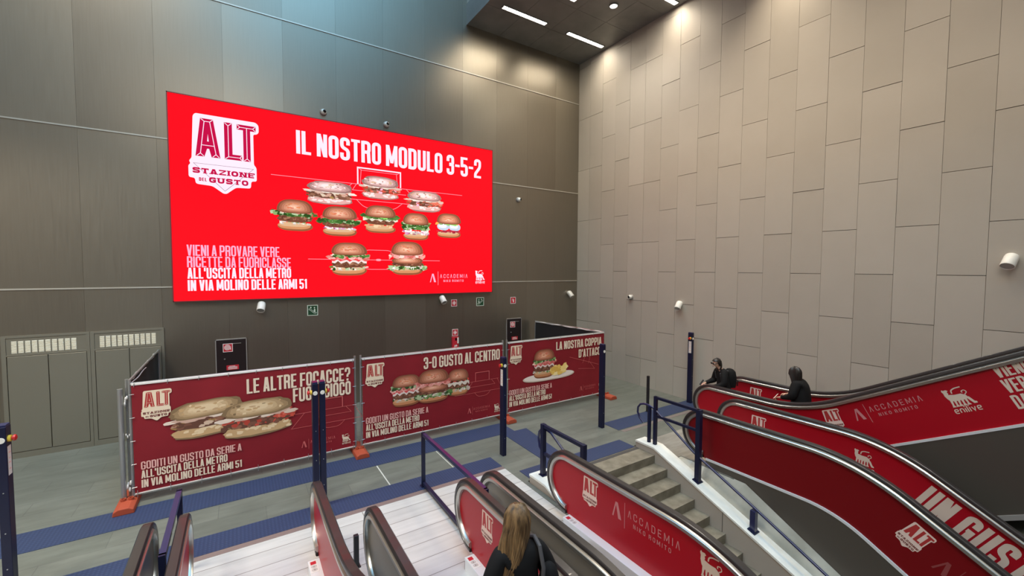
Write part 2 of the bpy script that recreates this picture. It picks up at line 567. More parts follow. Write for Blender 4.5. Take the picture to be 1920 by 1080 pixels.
# ---- doors in the screen wall
def build_doors():
    for k, (x0, x1, g0, g1, n) in enumerate(((-14.15, -13.06, -14.08, -13.19, 10), (-12.95, -11.90, -12.87, -11.975, 10))):
        t = thing('door_%d' % (k + 1), ('bronze double door with a pale grille over it, at the left edge of the photo',
                  'bronze double door with a pale grille, partly behind the left fence')[k], 'door', ((x0 + x1)/2, -.01, 0))
        t['kind'] = 'structure'
        m = MB()
        m.box((x0 - .06, -.035, 0), (x0, .0, 2.34)); m.box((x1, -.035, 0), (x1 + .045, 0, 2.34))
        m.box((x0, -.035, 2.30), (x1, 0, 2.34)); m.box((x0, -.035, 1.955), (x1, 0, 1.98)); m.box((x0, -.02, 1.98), (x1, 0, 2.30))
        m.build('door_frame', M_DOOR, t, w=True)
        xm = (x0 + x1)/2
        for a, b in ((x0 + .008, xm - .005), (xm + .005, x1 - .008)):
            m = MB(); m.box((a, -.03, .12), (b, -.005, 1.945)); m.build('door_leaf', M_DOOR, t, w=True, bevel=.004)
        m = MB(); m.box((x0, -.034, 0), (x1, -.004, .11)); m.build('kick_plate', M_DOOR, t, w=True)
        gt = None
        cw = (g1 - g0)/n
        for i in range(n):
            a = g0 + i*cw; b = a + cw*.78
            m = MB()
            m.box((a, -.022, 2.0), (b, -.02, 2.235))
            for q in range(9):
                z = 2.004 + q*.0255
                m.face(((a, -.024, z), (b, -.024, z), (b, -.036, z + .016), (a, -.036, z + .016)))
                m.face(((a, -.036, z + .016), (b, -.036, z + .016), (b, -.022, z + .02), (a, -.022, z + .02)))
            m.build('louvre', M_LOUV, t, w=True)
build_doors()

# ------------------------------------------------------------------ floor finishes
def strip(name, poly, z, th, material, label, cat, group=None):
    m = MB(); m.prism([(x, y, z) for x, y in poly], (0, 0, th))
    o = m.build(name, material)
    return tag(o, label, cat, group)
def build_floor_finishes():
    G = 'blue tactile strips on the floor'
    strip('tactile_strip', [(-14.8, -3.97), (-5.35, -3.97), (-5.35, -3.38), (-14.8, -3.38)], .0, .006, M_TACT, 'long blue floor strip just in front of the red banners', 'floor strip', G)
    strip('tactile_strip', [(-14.8, -5.24), (-6.47, -5.24), (-6.47, -4.80), (-14.8, -4.80)], .0, .006, M_TACT, 'blue dotted floor strip along the pale steel landing plates', 'floor strip', G)
    strip('tactile_strip', [(-5.66, -3.96), (-5.03, -3.96), (-5.20, -5.58), (-5.68, -5.58)], .0, .0065, M_TACT, 'blue floor strip running from the banners towards the stairs', 'floor strip', G)
    strip('tactile_strip', [(-6.30, -5.98), (-3.72, -5.98), (-3.72, -5.56), (-6.30, -5.56)], .0, .007, M_TACT, 'short blue floor strip across the top of the stone stairs', 'floor strip', G)
    strip('tactile_strip', [(-3.33, -5.18), (-.02, -5.18), (-.02, -4.68), (-3.33, -4.68)], .0, .006, M_TACT, 'blue floor strip between the stair railing and the grey panel wall', 'floor strip', G)
    o = strip('trim_5', [(-14.8, -5.35), (-6.47, -5.35), (-6.47, -5.25), (-14.8, -5.25)], .0, .008, M_THRESH, None, None); struct(o)
    o = strip('trim_6', [(-6.02, -6.08), (-3.70, -6.08), (-3.70, -6.0), (-6.02, -6.0)], .0, .004, M_JOINT, None, None); struct(o)
    o = strip('trim_7', [(-3.3, -5.32), (-.05, -5.32), (-.05, -5.22), (-3.3, -5.22)], .0, .004, M_THRESH, None, None); struct(o)
    # pale plates over the escalator machinery
    m = MB()
    m.box((-14.8, -9.0, -.3), (-6.47, -5.35, .004))
    o = m.build('floor_landing', M_PLATE); struct(o)
    m = MB()
    m.box((-3.40, -6.75, .0), (-.03, -5.9, .004)); m.box((-3.28, -7.75, .0), (-.03, -6.75, .004))
    o = m.build('floor_landing_right', mat('right_landing', (.40, .37, .33), .45)); struct(o)
    add_noise_col(MATS['right_landing'], (.22, .21, .18), (.31, .295, .26), 1.6, (1, 5, 1), 7)
    m = MB(); m.box((-7.25, -4.79, .0), (-7.235, -3.98, .002)); struct(m.build('trim_8', M_TURQ))
    m = MB(); m.box((-8.42, -4.79, .0), (-8.40, -3.98, .002)); struct(m.build('trim_9', M_TURQ))
build_floor_finishes()

# ------------------------------------------------------------------ stairs and parapets
def build_stairs():
    m = MB()
    y = -6.455; z = 0.0
    prof = [(-5.93, 0.0), (y, z)]
    for k in range(14):
        z -= .158; prof.append((y, z)); y -= .292; prof.append((y, z))
    prof += [(y, z - .5), (-5.93, z - .5)]
    m.prism([(-6.02, a, b - (.0 if i else .0)) for i, (a, b) in enumerate(prof)], (2.33, 0, 0))
    o = m.build('staircase', M_STAIR)
    tag(o, 'stone staircase going down between two white capped parapets', 'stairs')
    # slim nosing grooves on every tread
    for lab, x0, x1, body in (('white capped stair parapet on the left, half behind the red balustrade', -6.37, -6.02, 0),
                              ('white capped stair parapet on the right with the curved blue handrail', -3.69, -3.42, 1)):
        t = thing('parapet', lab, 'parapet', (x0, -6.2, 0))
        sl = .39
        y0, y1 = -5.98, -6.42
        zt = .15
        pts = [(y0, zt), (y1, zt), (-12.5, zt - sl*(12.5 - 6.42))]
        cap = MB()
        c = [(a, b) for a, b in pts] + [(a, b - .035) for a, b in reversed(pts)]
        cap.prism([(x0 - .012, a, b) for a, b in c], (x1 - x0 + .024, 0, 0))
        cap.build('coping', M_CAP, t, w=True)
        b_ = MB()
        q = [(a, b - .035) for a, b in pts] + [(-12.5, -5.0), (y0, -5.0)]
        b_.prism([(x0, a, b) for a, b in q], (x1 - x0, 0, 0))
        b_.build('parapet_body', M_SIDE, t, w=True)
        for yy in (-7.85, -9.35):
            if body:
                jm = MB(); jm.box((x0 - .004, yy - .004, -3), (x0 + .003, yy + .004, zt - sl*(-6.42 - yy) - .04)); jm.build('joint', M_JOINT, t, w=True)
    # banked stone slope between the right parapet and the escalator beside it
    m = MB()
    A = []; B = []
    for i in range(24):
        yy = -6.75 - i*.25
        za = .15 - .39*(-6.42 - yy) - .03
        za = min(za, -.002)
        zb = -.004 if yy > -8.0 else -.004 - .54*(-8.0 - yy)
        A.append((-3.42, yy, za)); B.append((-3.28, yy, zb))
    m.grid([A, B])
    lo = [(-3.42, a[1], a[2] - .8) for a in A]; hi = [(-3.28, a[1], b[2] - .8) for a, b in zip(A, B)]
    m.grid([B, hi]); m.grid([hi, lo]); m.grid([lo, A])
    o = m.build('stone_slope', M_SLAB)
    tag(o, 'polished stone slope between the white parapet and the dark red escalator', 'slope')
build_stairs()

# ------------------------------------------------------------------ flat print work: lettering, emblems, pictures
class Frame:
    """flat drawing plane: origin, U (reading direction), V (up), N (towards the reader)"""
    def __init__(s, O, U, V):
        s.O = Vector(O); s.U = Vector(U).normalized(); s.V = Vector(V).normalized(); s.N = s.U.cross(s.V)
    def p(s, u, v, n=0.0):
        return s.O + u*s.U + v*s.V + n*s.N

class Art:
    def __init__(s, frame, lift=.0012):
        s.F = frame; s.mb = MB(); s.n = lift; s.step = .00004
    def poly(s, pts, col=None):
        s.n += s.step
        s.mb.face([s.F.p(u, v, s.n) for u, v in pts], 0, col)
    def same(s, pts, col=None):
        s.n += .000012
        s.mb.face([s.F.p(u, v, s.n) for u, v in pts], 0, col)
    def build(s, name, material, parent, w=True):
        return s.mb.build(name, material, parent, w=w)

def fillet(pts, r, closed=False, n=5):
    out = []
    N = len(pts)
    for i, p in enumerate(pts):
        if not closed and i in (0, N - 1):
            out.append(p); continue
        a = Vector(pts[(i - 1) % N]).to_2d() if False else Vector((*pts[(i - 1) % N], 0)); b = Vector((*p, 0)); c = Vector((*pts[(i + 1) % N], 0))
        d1 = (a - b); d2 = (c - b)
        rr = min(r, d1.length*.49, d2.length*.49)
        if rr < 1e-4:
            out.append(p); continue
        s1 = b + d1.normalized()*rr; s2 = b + d2.normalized()*rr
        for k in range(n + 1):
            t = k/n
            q = (1 - t)**2*s1 + 2*t*(1 - t)*b + t*t*s2
            out.append((q.x, q.y))
    return out

def stroke(pts, t, closed=False):
    """quads of a mitred 2D polyline"""
    P = [Vector((*p, 0)) for p in pts]
    n = len(P)
    L, R = [], []
    for i in range(n):
        if closed:
            a, b = P[(i - 1) % n], P[(i + 1) % n]
        else:
            a, b = P[max(i - 1, 0)], P[min(i + 1, n - 1)]
        d1 = (P[i] - a); d2 = (b - P[i])
        d1 = d1.normalized() if d1.length > 1e-9 else d2.normalized()
        d2 = d2.normalized() if d2.length > 1e-9 else d1
        n1 = Vector((-d1.y, d1.x, 0)); n2 = Vector((-d2.y, d2.x, 0))
        mm = n1 + n2
        mm = mm.normalized() if mm.length > 1e-6 else n1
        k = 1/max(.45, mm.dot(n1))
        L.append(P[i] + mm*(t/2*k)); R.append(P[i] - mm*(t/2*k))
    q = []
    for i in range(n if closed else n - 1):
        j = (i + 1) % n
        q.append([(L[i].x, L[i].y), (R[i].x, R[i].y), (R[j].x, R[j].y), (L[j].x, L[j].y)])
    return q

def glyph(ch, w, t, thin=False, serif=False):
    """polygons of a capital of height 1 in a cell of width w with stroke t; returns (polygons, advance)"""
    h = t*.82 if not thin else t
    L, R, B, T = t/2, w - t/2, h/2, 1 - h/2
    r = min(w*.42, .30)
    S = lambda p, c=False, rr=r: stroke(fillet(p, rr, c), t, c)
    def V(x0, y0, x1, y1, tt=t):
        return [[(x0 - tt/2, y0), (x0 + tt/2, y0), (x1 + tt/2, y1), (x1 - tt/2, y1)]]
    def H(x0, x1, y):
        return [[(x0, y - h/2), (x1, y - h/2), (x1, y + h/2), (x0, y + h/2)]]
    def close(ps):
        return ps
    ser = []
    if serif:
        sw = t*.75
        foot = lambda x, y: [[(x - t/2 - sw*.6, y - .0), (x + t/2 + sw*.6, y - .0), (x + t/2 + sw*.6, y + .16), (x - t/2 - sw*.6, y + .16)]]
        if ch in 'AINTM':
            for x in ({'A': (L, R), 'I': (w*.0 + t/2,), 'N': (L, R), 'T': (w/2,), 'M': (L, R)}[ch]): ser += foot(x, 0)
        if ch in 'IN':
            ser += foot(t/2 if ch == 'I' else L, .84)
            if ch == 'N': ser += foot(R, .84)
        if ch in 'U': ser += foot(L, .84) + foot(R, .84)
        if ch in 'TE': ser += [[(0, .68), (t*.5, .68), (t*.5, 1), (0, 1)], [(w - t*.5, .68), (w, .68), (w, 1), (w - t*.5, 1)]]
    if ch == 'A':
        x = w/2
        a = V(t/2, 0, x - t*.12, 1) + V(w - t/2, 0, x + t*.12, 1)
        if not thin: a += H(t*.9, w - t*.9, .26)
        return a + ser, w
    if ch in 'O0': return S([(L, B), (R, B), (R, T), (L, T)], True), w
    if ch == 'D': return S([(L, B), (R, B), (R, T), (L, T)]) + V(L, 0, L, 1), w
    if ch == 'C': return S([(R, .64), (R, T), (L, T), (L, B), (R, B), (R, .36)]), w
    if ch == 'G': return S([(R, .66), (R, T), (L, T), (L, B), (R, B), (R, .52)]) + H(w*.52, w, .48), w
    if ch == 'U': return S([(L, 1), (L, B), (R, B), (R, 1)]) + ser, w
    if ch == 'S': return S([(R, .68), (R, T), (L, T), (L, .56), (R, .46), (R, B), (L, B), (L, .32)], rr=r*.8), w
    if ch == 'R': return V(L, 0, L, 1) + S([(L, T), (R, T), (R, .50), (L, .50)]) + V(R, 0, R - t*.15, .50), w
    if ch == 'P': return V(L, 0, L, 1) + S([(L, T), (R, T), (R, .44), (L, .44)]), w
    if ch == 'B': return V(L, 0, L, 1) + S([(L, T), (R, T), (R, .53), (L, .53)]) + S([(L, .50), (R, .50), (R, B), (L, B)]), w
    if ch == 'E': return V(L, 0, L, 1) + H(0, w*.88, T) + H(0, w*.88, B) + H(0, w*.80, .51) + ser, w*.90
    if ch == 'F': return V(L, 0, L, 1) + H(0, w*.88, T) + H(0, w*.80, .48), w*.88
    if ch == 'L': return V(L, 0, L, 1) + H(0, w*.86, B), w*.86
    if ch == 'I': return V(t/2, 0, t/2, 1) + ser, t
    if ch == 'T': return V(w*.46, 0, w*.46, 1) + H(0, w*.92, T) + ([[(p[0] - w*.04, p[1]) for p in q] for q in ser] if serif else []), w*.92
    if ch == 'N': return V(L, 0, L, 1) + V(R, 0, R, 1) + V(L + t*.1, 1, R - t*.1, 0, t*.95) + ser, w
    if ch == 'M':
        W = w*1.32
        return V(t/2, 0, t/2, 1) + V(W - t/2, 0, W - t/2, 1) + V(t*.6, 1, W/2, .15, t*.9) + V(W - t*.6, 1, W/2, .15, t*.9), W
    if ch == 'V': return V(t/2, 1, w/2 - t*.1, 0) + V(w - t/2, 1, w/2 + t*.1, 0), w
    if ch == 'K': return V(L, 0, L, 1) + V(L + t*.4, .42, R, 1) + V(L + t*.8, .55, R, 0), w
    if ch == 'Z': return H(0, w, T) + H(0, w, B) + V(t*.6, h, w - t*.6, 1 - h), w
    if ch == '1': return V(w*.38, 0, w*.38, 1) + [[(w*.04, .80), (w*.04, .92), (w*.38, 1), (w*.38, .86)]], w*.60
    if ch == '2': return S([(L, .66), (L, T), (R, T), (R, .58), (L, .22), (L, B)], rr=r*.7) + H(0, w, B), w
    if ch == '3': return S([(L, .68), (L, T), (R, T), (R, .53), (w*.35, .53)]) + S([(w*.35, .51), (R, .51), (R, B), (L, B), (L, .30)]), w
    if ch == '5': return H(0, w*.95, T) + V(L, .47, L, 1) + S([(L, .56), (R, .56), (R, B), (L, B), (L, .28)]), w
    if ch == '-': return H(0, w*.62, .50), w*.62
    if ch == "'": return V(t/2, .68, t/2, 1, t*.9), t
    if ch == '?': return S([(L, .68), (L, T), (R, T), (R, .54), (w*.48, .46), (w*.48, .28)], rr=r*.7) + V(w*.48, 0, w*.48, .16), w
    return [], w*.42

def text(art, s, u0, v0, height, width=None, t=.150, w=.41, gap=.055, thin=False, serif=False, right=None, mono=None):
    polys = []; x = 0
    for ch in s:
        if ch == ' ':
            x += .17 if not mono else mono*.8; continue
        g, adv = glyph(ch, w, t, thin, serif)
        polys += [[(px + x, py) for px, py in q] for q in g]
        x += adv + gap
    x -= gap
    k = (width/x) if width else height
    if right is not None: u0 = right - k*x
    art.n += art.step
    for q in polys:
        art.same([(u0 + px*k, v0 + py*height) for px, py in q])
    return k*x

def emblem(art, part, u0, v0, W, H):
    """station badge (unit box 0..1.33 x 0..1.72 scaled to W x H). part: 'plate', 'red', 'thin'"""
    kx, ky = W/1.33, H/1.72
    P = lambda pts: [(u0 + x*kx, v0 + y*ky) for x, y in pts]
    if part == 'plate':
        out = [(.10, 1.66), (.14, 1.72), (.9, 1.72), (1.27, 1.72), (1.33, 1.66), (1.33, 1.50), (1.29, 1.45), (1.22, 1.44), (1.22, .74), (1.27, .68), (1.27, .36), (1.16, .36),
               (1.15, .19), (.86, .18), (.68, .02), (.62, .02), (.42, .17), (.12, .19), (.11, .32), (0, .32), (0, .58), (.04, .62), (.01, .68), (.06, .74)]
        art.poly(P(fillet(out, .05, True, 3)))
    if part == 'red':
        t = .165
        def A(q): art.same(P(q))
        art.n += art.step
        # A
        A([(.13, .80), (.29, .80), (.36, 1.05), (.36, 1.63), (.23, 1.63)]); A([(.36, 1.63), (.36, 1.05), (.42, .80), (.58, .80), (.46, 1.63)])
        A([(.25, .98), (.46, .98), (.46, 1.12), (.25, 1.12)])
        # L
        A([(.66, .80), (.81, .80), (.81, 1.62), (.66, 1.62)]); A([(.81, .80), (.99, .80), (.99, .92), (.81, .92)])
        # T
        A([(1.02, .80), (1.16, .80), (1.16, 1.50), (1.02, 1.50)]); A([(.90, 1.50), (1.27, 1.50), (1.27, 1.62), (.90, 1.62)])
    if part == 'inner':
        art.n += .0004
        A = lambda pts: [art.same(q) for q in stroke(P(pts), .014*kx)]
        for q in ([(.155, .81), (.22, .87), (.28, .81)], [(.22, .87), (.30, 1.57)], [(.30, 1.57), (.40, 1.57), (.50, .87)], [(.44, .81), (.50, .87), (.56, .81)],
                  [(.24, 1.62), (.30, 1.57)], [(.455, 1.62), (.40, 1.57)], [(.25, 1.05), (.47, 1.05)],
                  [(.67, 1.61), (.735, 1.55), (.80, 1.61)], [(.735, 1.55), (.735, .86), (.95, .86), (.985, .91)], [(.67, .81), (.735, .86)], [(.95, .86), (.985, .81)],
                  [(.91, 1.61), (.96, 1.56), (1.21, 1.56), (1.26, 1.61)], [(.91, 1.51), (.96, 1.56)], [(1.21, 1.56), (1.26, 1.51)], [(1.09, 1.56), (1.09, .86)], [(1.03, .81), (1.09, .86), (1.15, .81)]):
            A(q)
        art.same(P([(.345, 1.14), (.375, 1.14), (.36, 1.30)]))
    if part == 'thin':
        art.n += .0002
        for q in stroke(P([(.09, .64), (1.21, .64), (.65, .08)]), .008*kx, True): art.same(q)
    if part == 'words':
        art.n += .0003
        text(art, 'STAZIONE', u0 + .07*kx, v0 + .43*ky, .115*ky, 1.15*kx, t=.30, w=1.0, gap=.22, serif=True)
        text(art, 'GUSTO', u0 + .36*kx, v0 + .245*ky, .115*ky, .74*kx, t=.30, w=1.0, gap=.22, serif=True)
        text(art, 'DEL', u0 + .18*kx, v0 + .26*ky, .075*ky, .14*kx, t=.2, w=.5, gap=.15)

def dog_emblem(art, u0, v0, W, H, word=True):
    """a striding long-bodied dog looking back with a flame, over a small word"""
    P = lambda pts: [(u0 + x*W, v0 + y*H) for x, y in pts]
    art.n += art.step
    S = lambda q: art.same(P(q))
    S([(.02, .93), (.06, .99), (.10, .95), (.20, .96), (.26, .91), (.20, .87), (.22, .80), (.16, .72), (.04, .72), (.05, .84)])      # head
    S([(.04, .74), (.20, .76), (.40, .72), (.62, .72), (.76, .64), (.80, .52), (.62, .48), (.34, .48), (.16, .50), (.08, .60)])      # trunk
    for x0, x1 in ((.12, .10), (.24, .24), (.38, .36), (.50, .50), (.62, .64)):                                                         # legs
        S([(x0, .54), (x0 + .10, .54), (x1 + .07, .34), (x1 + .12, .26), (x1 - .02, .26), (x1 + .01, .36)])
    S([(.70, .58), (.82, .56), (.92, .36), (.98, .34), (.98, .28), (.86, .28), (.78, .42)])                                           # hind leg
    for q in stroke(P(fillet([(.74, .66), (.86, .74), (.80, .84), (.68, .80), (.70, .74)], .06)), .035*W): art.same(q)                 # tail curl
    for q in stroke(P(fillet([(.34, .78), (.36, .90), (.50, .96), (.74, .97)], .15)), .05*W): art.same(q)                              # flame
    if word:
        x = .06
        for ch in 'enilive':
            y0, hh, wd, t = .02, .15, .12, .038
            if ch == 'e': ps = [fillet([(x, y0 + hh*.5), (x + wd, y0 + hh*.5), (x + wd, y0 + hh), (x, y0 + hh), (x, y0), (x + wd, y0)], .05)]
            elif ch == 'n': ps = [fillet([(x, y0), (x, y0 + hh), (x + wd, y0 + hh), (x + wd, y0)], .06)]
            elif ch == 'v': ps = [[(x, y0 + hh), (x + wd*.5, y0), (x + wd, y0 + hh)]]
            elif ch == 'l': ps = [[(x, y0 - .01), (x, y0 + hh*1.5)]]; wd = 0
            else: ps = [[(x, y0 - .01), (x, y0 + hh)], [(x, y0 + hh*1.28), (x, y0 + hh*1.52)]]; wd = 0
            for pth in ps:
                for q in stroke(P(pth), t*W): art.same(q)
            x += wd + .075

def academy(art, u0, v0, W, H):
    """Λ sign, upright bar and two thin lines of capitals in a box W x H"""
    art.n += art.step
    P = lambda pts: [(u0 + x*W, v0 + y*H) for x, y in pts]
    art.same(P([(0, .22), (.022, .22), (.075, .84), (.055, .84)]))
    art.same(P([(.055, .84), (.095, .84), (.155, .22), (.105, .22)]))
    art.same(P([(.205, 0), (.213, 0), (.213, 1), (.205, 1)]))
    text(art, 'ACCADEMIA', u0 + .26*W, v0 + .52*H, .28*H, .74*W, t=.12, w=.62, gap=.42, thin=True)
    text(art, 'NIKO ROMITO', u0 + .35*W, v0 + .22*H, .17*H, .54*W, t=.15, w=.62, gap=.42, thin=True, mono=.6)

def lines(art, segs, t):
    for s in segs:
        art.n += art.step*.3
        for q in stroke(s, t): art.same(q)

# ---- painted food pictures (flat coloured shapes with per-face colour)
def blob(cx, cy, rx, ry, n=22, jag=.0, rnd=random, top=1.0, bot=1.0, ph=0.0):
    out = []
    for k in range(n):
        a = 2*PI*k/n + ph
        q = 1 + jag*(rnd.random() - .5)*2
        y = math.sin(a)*ry*q
        y = y*top if y > 0 else y*bot
        ca = math.cos(a)
        out.append((cx + math.copysign(abs(ca)**.62, ca)*rx*q, cy + y))
    return out
def shade_dome(art, cx, cy, rx, ry, base, hi, rnd, bot=.35, lo=None, jag=0.0, n=26):
    lo = lo or tuple(c*.38 for c in base)
    K = 7
    for k in range(K):
        f = 1 - k/K
        g = k/(K - 1)
        c = tuple(l*(1 - g)*(1 - g) + b*2*g*(1 - g) + h*g*g for l, b, h in zip(lo, base, hi))
        art.poly(blob(cx - rx*.10*g, cy + ry*.22*g, rx*f, ry*f, n, jag*(1 if k == 0 else .6), rnd, 1.0, bot), c)
def burger(art, cx, cy, W, H, kind, rnd):
    bun, bhi = (.56, .175, .09), (.86, .48, .33)
    crumb = (.62, .36, .20)
    W2 = W/2
    yb = cy - H/2
    # lower bun
    art.poly(blob(cx, yb + H*.15, W2*.86, H*.155, 24, .02, rnd, .8, 1.0), (.26, .085, .035))
    art.poly(blob(cx - W*.02, yb + H*.165, W2*.80, H*.125, 24, .02, rnd, .8, .9), (.55, .23, .10))
    art.poly(blob(cx - W*.03, yb + H*.20, W2*.72, H*.07, 24, .04, rnd), crumb)
    def leaves(y, n, cols, wid=1.0, sz=.10):
        sz *= .72
        for _ in range(int(n*1.9)):
            x = cx + rnd.uniform(-1, 1)*W2*wid
            art.poly(blob(x, y + rnd.uniform(-.05, .05)*H, W*sz*rnd.uniform(.5, 1.2), H*sz*rnd.uniform(.35, .9), 9, .45, rnd, ph=rnd.random()*3), rnd.choice(cols))
    greens = [(.035, .09, .02), (.05, .13, .025), (.09, .20, .045), (.22, .34, .12), (.025, .06, .012), (.40, .48, .28)]
    purple = [(.45, .10, .28), (.62, .25, .42), (.80, .62, .70), (.30, .05, .15)]
    meat = [(.16, .055, .03), (.24, .09, .05), (.10, .035, .02), (.32, .14, .08)]
    ham = [(.80, .38, .34), (.70, .22, .20), (.90, .58, .50), (.55, .12, .10)]
    white = [(.66, .55, .48), (.52, .42, .36), (.80, .72, .66)]
    def patty(y, hh=.12):
        art.poly(blob(cx, y, W2*.88, H*hh, 26, .06, rnd), meat[0])
        leaves(y, 26, meat, .74, .05)
    def slice_(y, col, hh=.035, wd=.96):
        pts = [(cx + W2*wd*(k/12*2 - 1), y + H*hh*(1 + .5*math.sin(k*1.9 + cx*9))) for k in range(13)]
        pts += [(cx + W2*wd*(1 - k/12*2), y - H*hh*(1 + .9*math.sin(k*2.3 + cx*7))) for k in range(13)]
        art.poly(pts, col)
    top = .66
    if kind == 'salad':
        leaves(yb + H*.27, 10, white + greens[2:4], .72, .07); patty(yb + H*.40)
        leaves(yb + H*.55, 40, greens + [(.5, .08, .06)], 1.0, .11); leaves(yb + H*.60, 6, ham, .7, .06)
    elif kind == 'tomato':
        leaves(yb + H*.27, 26, purple + white, .82, .06); patty(yb + H*.40)
        leaves(yb + H*.50, 34, greens, 1.02, .11); slice_(yb + H*.62, (.75, .06, .07), .045); slice_(yb + H*.66, (.90, .45, .50), .02, .7)
    elif kind == 'cheese':
        leaves(yb + H*.28, 10, [(.62, .33, .16), (.8, .5, .3)], .82, .08); patty(yb + H*.42)
        slice_(yb + H*.50, (.72, .62, .48), .05, 1.0); leaves(yb + H*.58, 34, greens[:4], .95, .12); leaves(yb + H*.62, 4, [(.25, .60, .12)], .3, .13)
    elif kind == 'fish':
        leaves(yb + H*.26, 30, purple + white, .86, .07)
        for x in (-.55, .6): art.poly(blob(cx + x*W2, yb + H*.44, W*.15, H*.16, 14, .1, rnd), (.86, .74, .74)); art.poly(blob(cx + x*W2, yb + H*.44, W*.10, H*.11, 14, .1, rnd), (.55, .30, .30))
        leaves(yb + H*.46, 30, greens, .8, .12); leaves(yb + H*.60, 24, greens, .95, .08)
    elif kind == 'egg':
        leaves(yb + H*.27, 14, [(.45, .03, .06), (.30, .02, .04)], .85, .07)
        for x in (-.42, .42):
            art.poly(blob(cx + x*W2, yb + H*.45, W*.22, H*.15, 18, .04, rnd), (.46, .50, .60)); art.poly(blob(cx + x*W2 - W*.03, yb + H*.48, W*.15, H*.09, 16, .04, rnd), (.74, .76, .82))
        leaves(yb + H*.60, 10, [(.85, .50, .12), (.75, .35, .08)] + greens[2:4], .9, .08); leaves(yb + H*.60, 3, [(.25, .50, .12)], .6, .12)
    elif kind == 'club':
        leaves(yb + H*.23, 18, greens[2:] + white, .9, .06); patty(yb + H*.34, .10)
        slice_(yb + H*.44, (.74, .60, .56), .05, .85); slice_(yb + H*.49, (.68, .05, .06), .04, .9)
        leaves(yb + H*.55, 26, ham, 1.02, .09); leaves(yb + H*.62, 22, greens, .92, .09)
        top = .70
    elif kind == 'double':
        leaves(yb + H*.22, 36, greens + white, 1.02, .09); patty(yb + H*.33, .07)
        shade_dome(art, cx, yb + H*.42, W2*.86, H*.11, bun, bhi, rnd, .8)
        slice_(yb + H*.55, (.72, .30, .26), .05, 1.0); leaves(yb + H*.60, 22, ham, .95, .07)
        top = .68
    elif kind == 'bun':
        leaves(yb + H*.24, 24, greens + white, .95, .08); patty(yb + H*.36, .08); slice_(yb + H*.46, (.70, .60, .52), .06, .95)
        slice_(yb + H*.58, (.66, .07, .05), .04, .92); leaves(yb + H*.60, 10, greens[:3], .8, .07)
    shade_dome(art, cx, yb + H*top, W2*.88, H*(1 - top), bun, bhi, rnd, .30)
    for _ in range(16):
        a = rnd.uniform(-.75, .6); b = rnd.uniform(.1, .7)
        art.poly(blob(cx + a*W2*.7*(1 - b*.5), yb + H*(top + b*(1 - top)*.9), W*.05*rnd.uniform(.4, 1), H*.018, 8, .35, rnd), tuple(c*rnd.uniform(.85, 1.25) for c in bun))
    for _ in range(10):
        a = rnd.uniform(-.7, .7); b = rnd.uniform(.15, .75)
        art.poly(blob(cx + a*W2*.75*(1 - b*.5), yb + H*(top + b*(1 - top)), W*.010, H*.008, 6, .2, rnd), (.50, .22, .10))
def focaccia(art, cx, cy, W, H, rnd, tilt=0.0, red=False, pink=False):
    bread, hi = ((.56, .36, .18), (.78, .60, .38)) if not pink else ((.66, .34, .30), (.90, .66, .62))
    lo = tuple(c*.42 for c in bread)
    R = lambda pts: [(cx + (x)*math.cos(tilt) - y*math.sin(tilt), cy + x*math.sin(tilt) + y*math.cos(tilt)) for x, y in pts]
    W2 = W/2
    bl = lambda x, y, rx, ry, n=20, j=.08: R(blob(x, y, rx, ry, n, j, rnd))
    art.poly(bl(0, -H*.30, W2*.92, H*.20, 30, .05), lo)
    art.poly(bl(-W*.01, -H*.29, W2*.90, H*.16, 30, .05), bread)
    for _ in range(14): art.poly(bl(rnd.uniform(-.8, .8)*W2, -H*.30 + rnd.uniform(-.08, .06)*H, W*.04, H*.04, 8, .3), hi)
    dark = [(.13, .05, .03), (.20, .08, .05), (.28, .12, .07)]
    art.poly(bl(0, -H*.08, W2*.88, H*.15, 30, .08), dark[0])
    fill = dark + ([(.60, .08, .05), (.70, .16, .10), (.45, .05, .03)] if red else [(.55, .30, .22), (.66, .48, .36), (.35, .20, .07)]) + ([(.85, .4, .5)] if pink else [])
    for _ in range(46): art.poly(bl(rnd.uniform(-.9, .9)*W2, -H*.08 + rnd.uniform(-.12, .10)*H, W*.05*rnd.uniform(.5, 1.3), H*.05*rnd.uniform(.5, 1.3), 8, .4), rnd.choice(fill))
    if red:
        for _ in range(22): art.poly(bl(rnd.uniform(.45, .98)*W2, rnd.uniform(-.12, .12)*H, W*.035, H*.05, 8, .4), rnd.choice(fill[3:]))
    for k in range(9):
        x = -W2*.9 + W*.9*k/8
        art.poly(bl(x, H*.05 + .03*H*math.sin(k*2.1), W*.10, H*.05, 10, .3), rnd.choice([(.70, .54, .44), (.62, .40, .32), (.80, .66, .56)]))
    K = 6
    for k in range(K):
        g = k/(K - 1); f = 1 - k*.13
        c = tuple(l*(1 - g)**2 + b*2*g*(1 - g) + h*g*g for l, b, h in zip(lo, bread, hi))
        art.poly(R(blob(-W*.03*g, H*.22 + H*.06*g, W2*.93*f, H*.29*f, 30, .05, rnd, 1.0, .62)), c)
    for _ in range(22):
        art.poly(bl(rnd.uniform(-.75, .7)*W2, H*.25 + rnd.uniform(-.08, .17)*H, W*.035*rnd.uniform(.4, 1.2), H*.03*rnd.uniform(.4, 1.2), 8, .35), rnd.choice([lo, hi, bread, (.55, .36, .20)]))

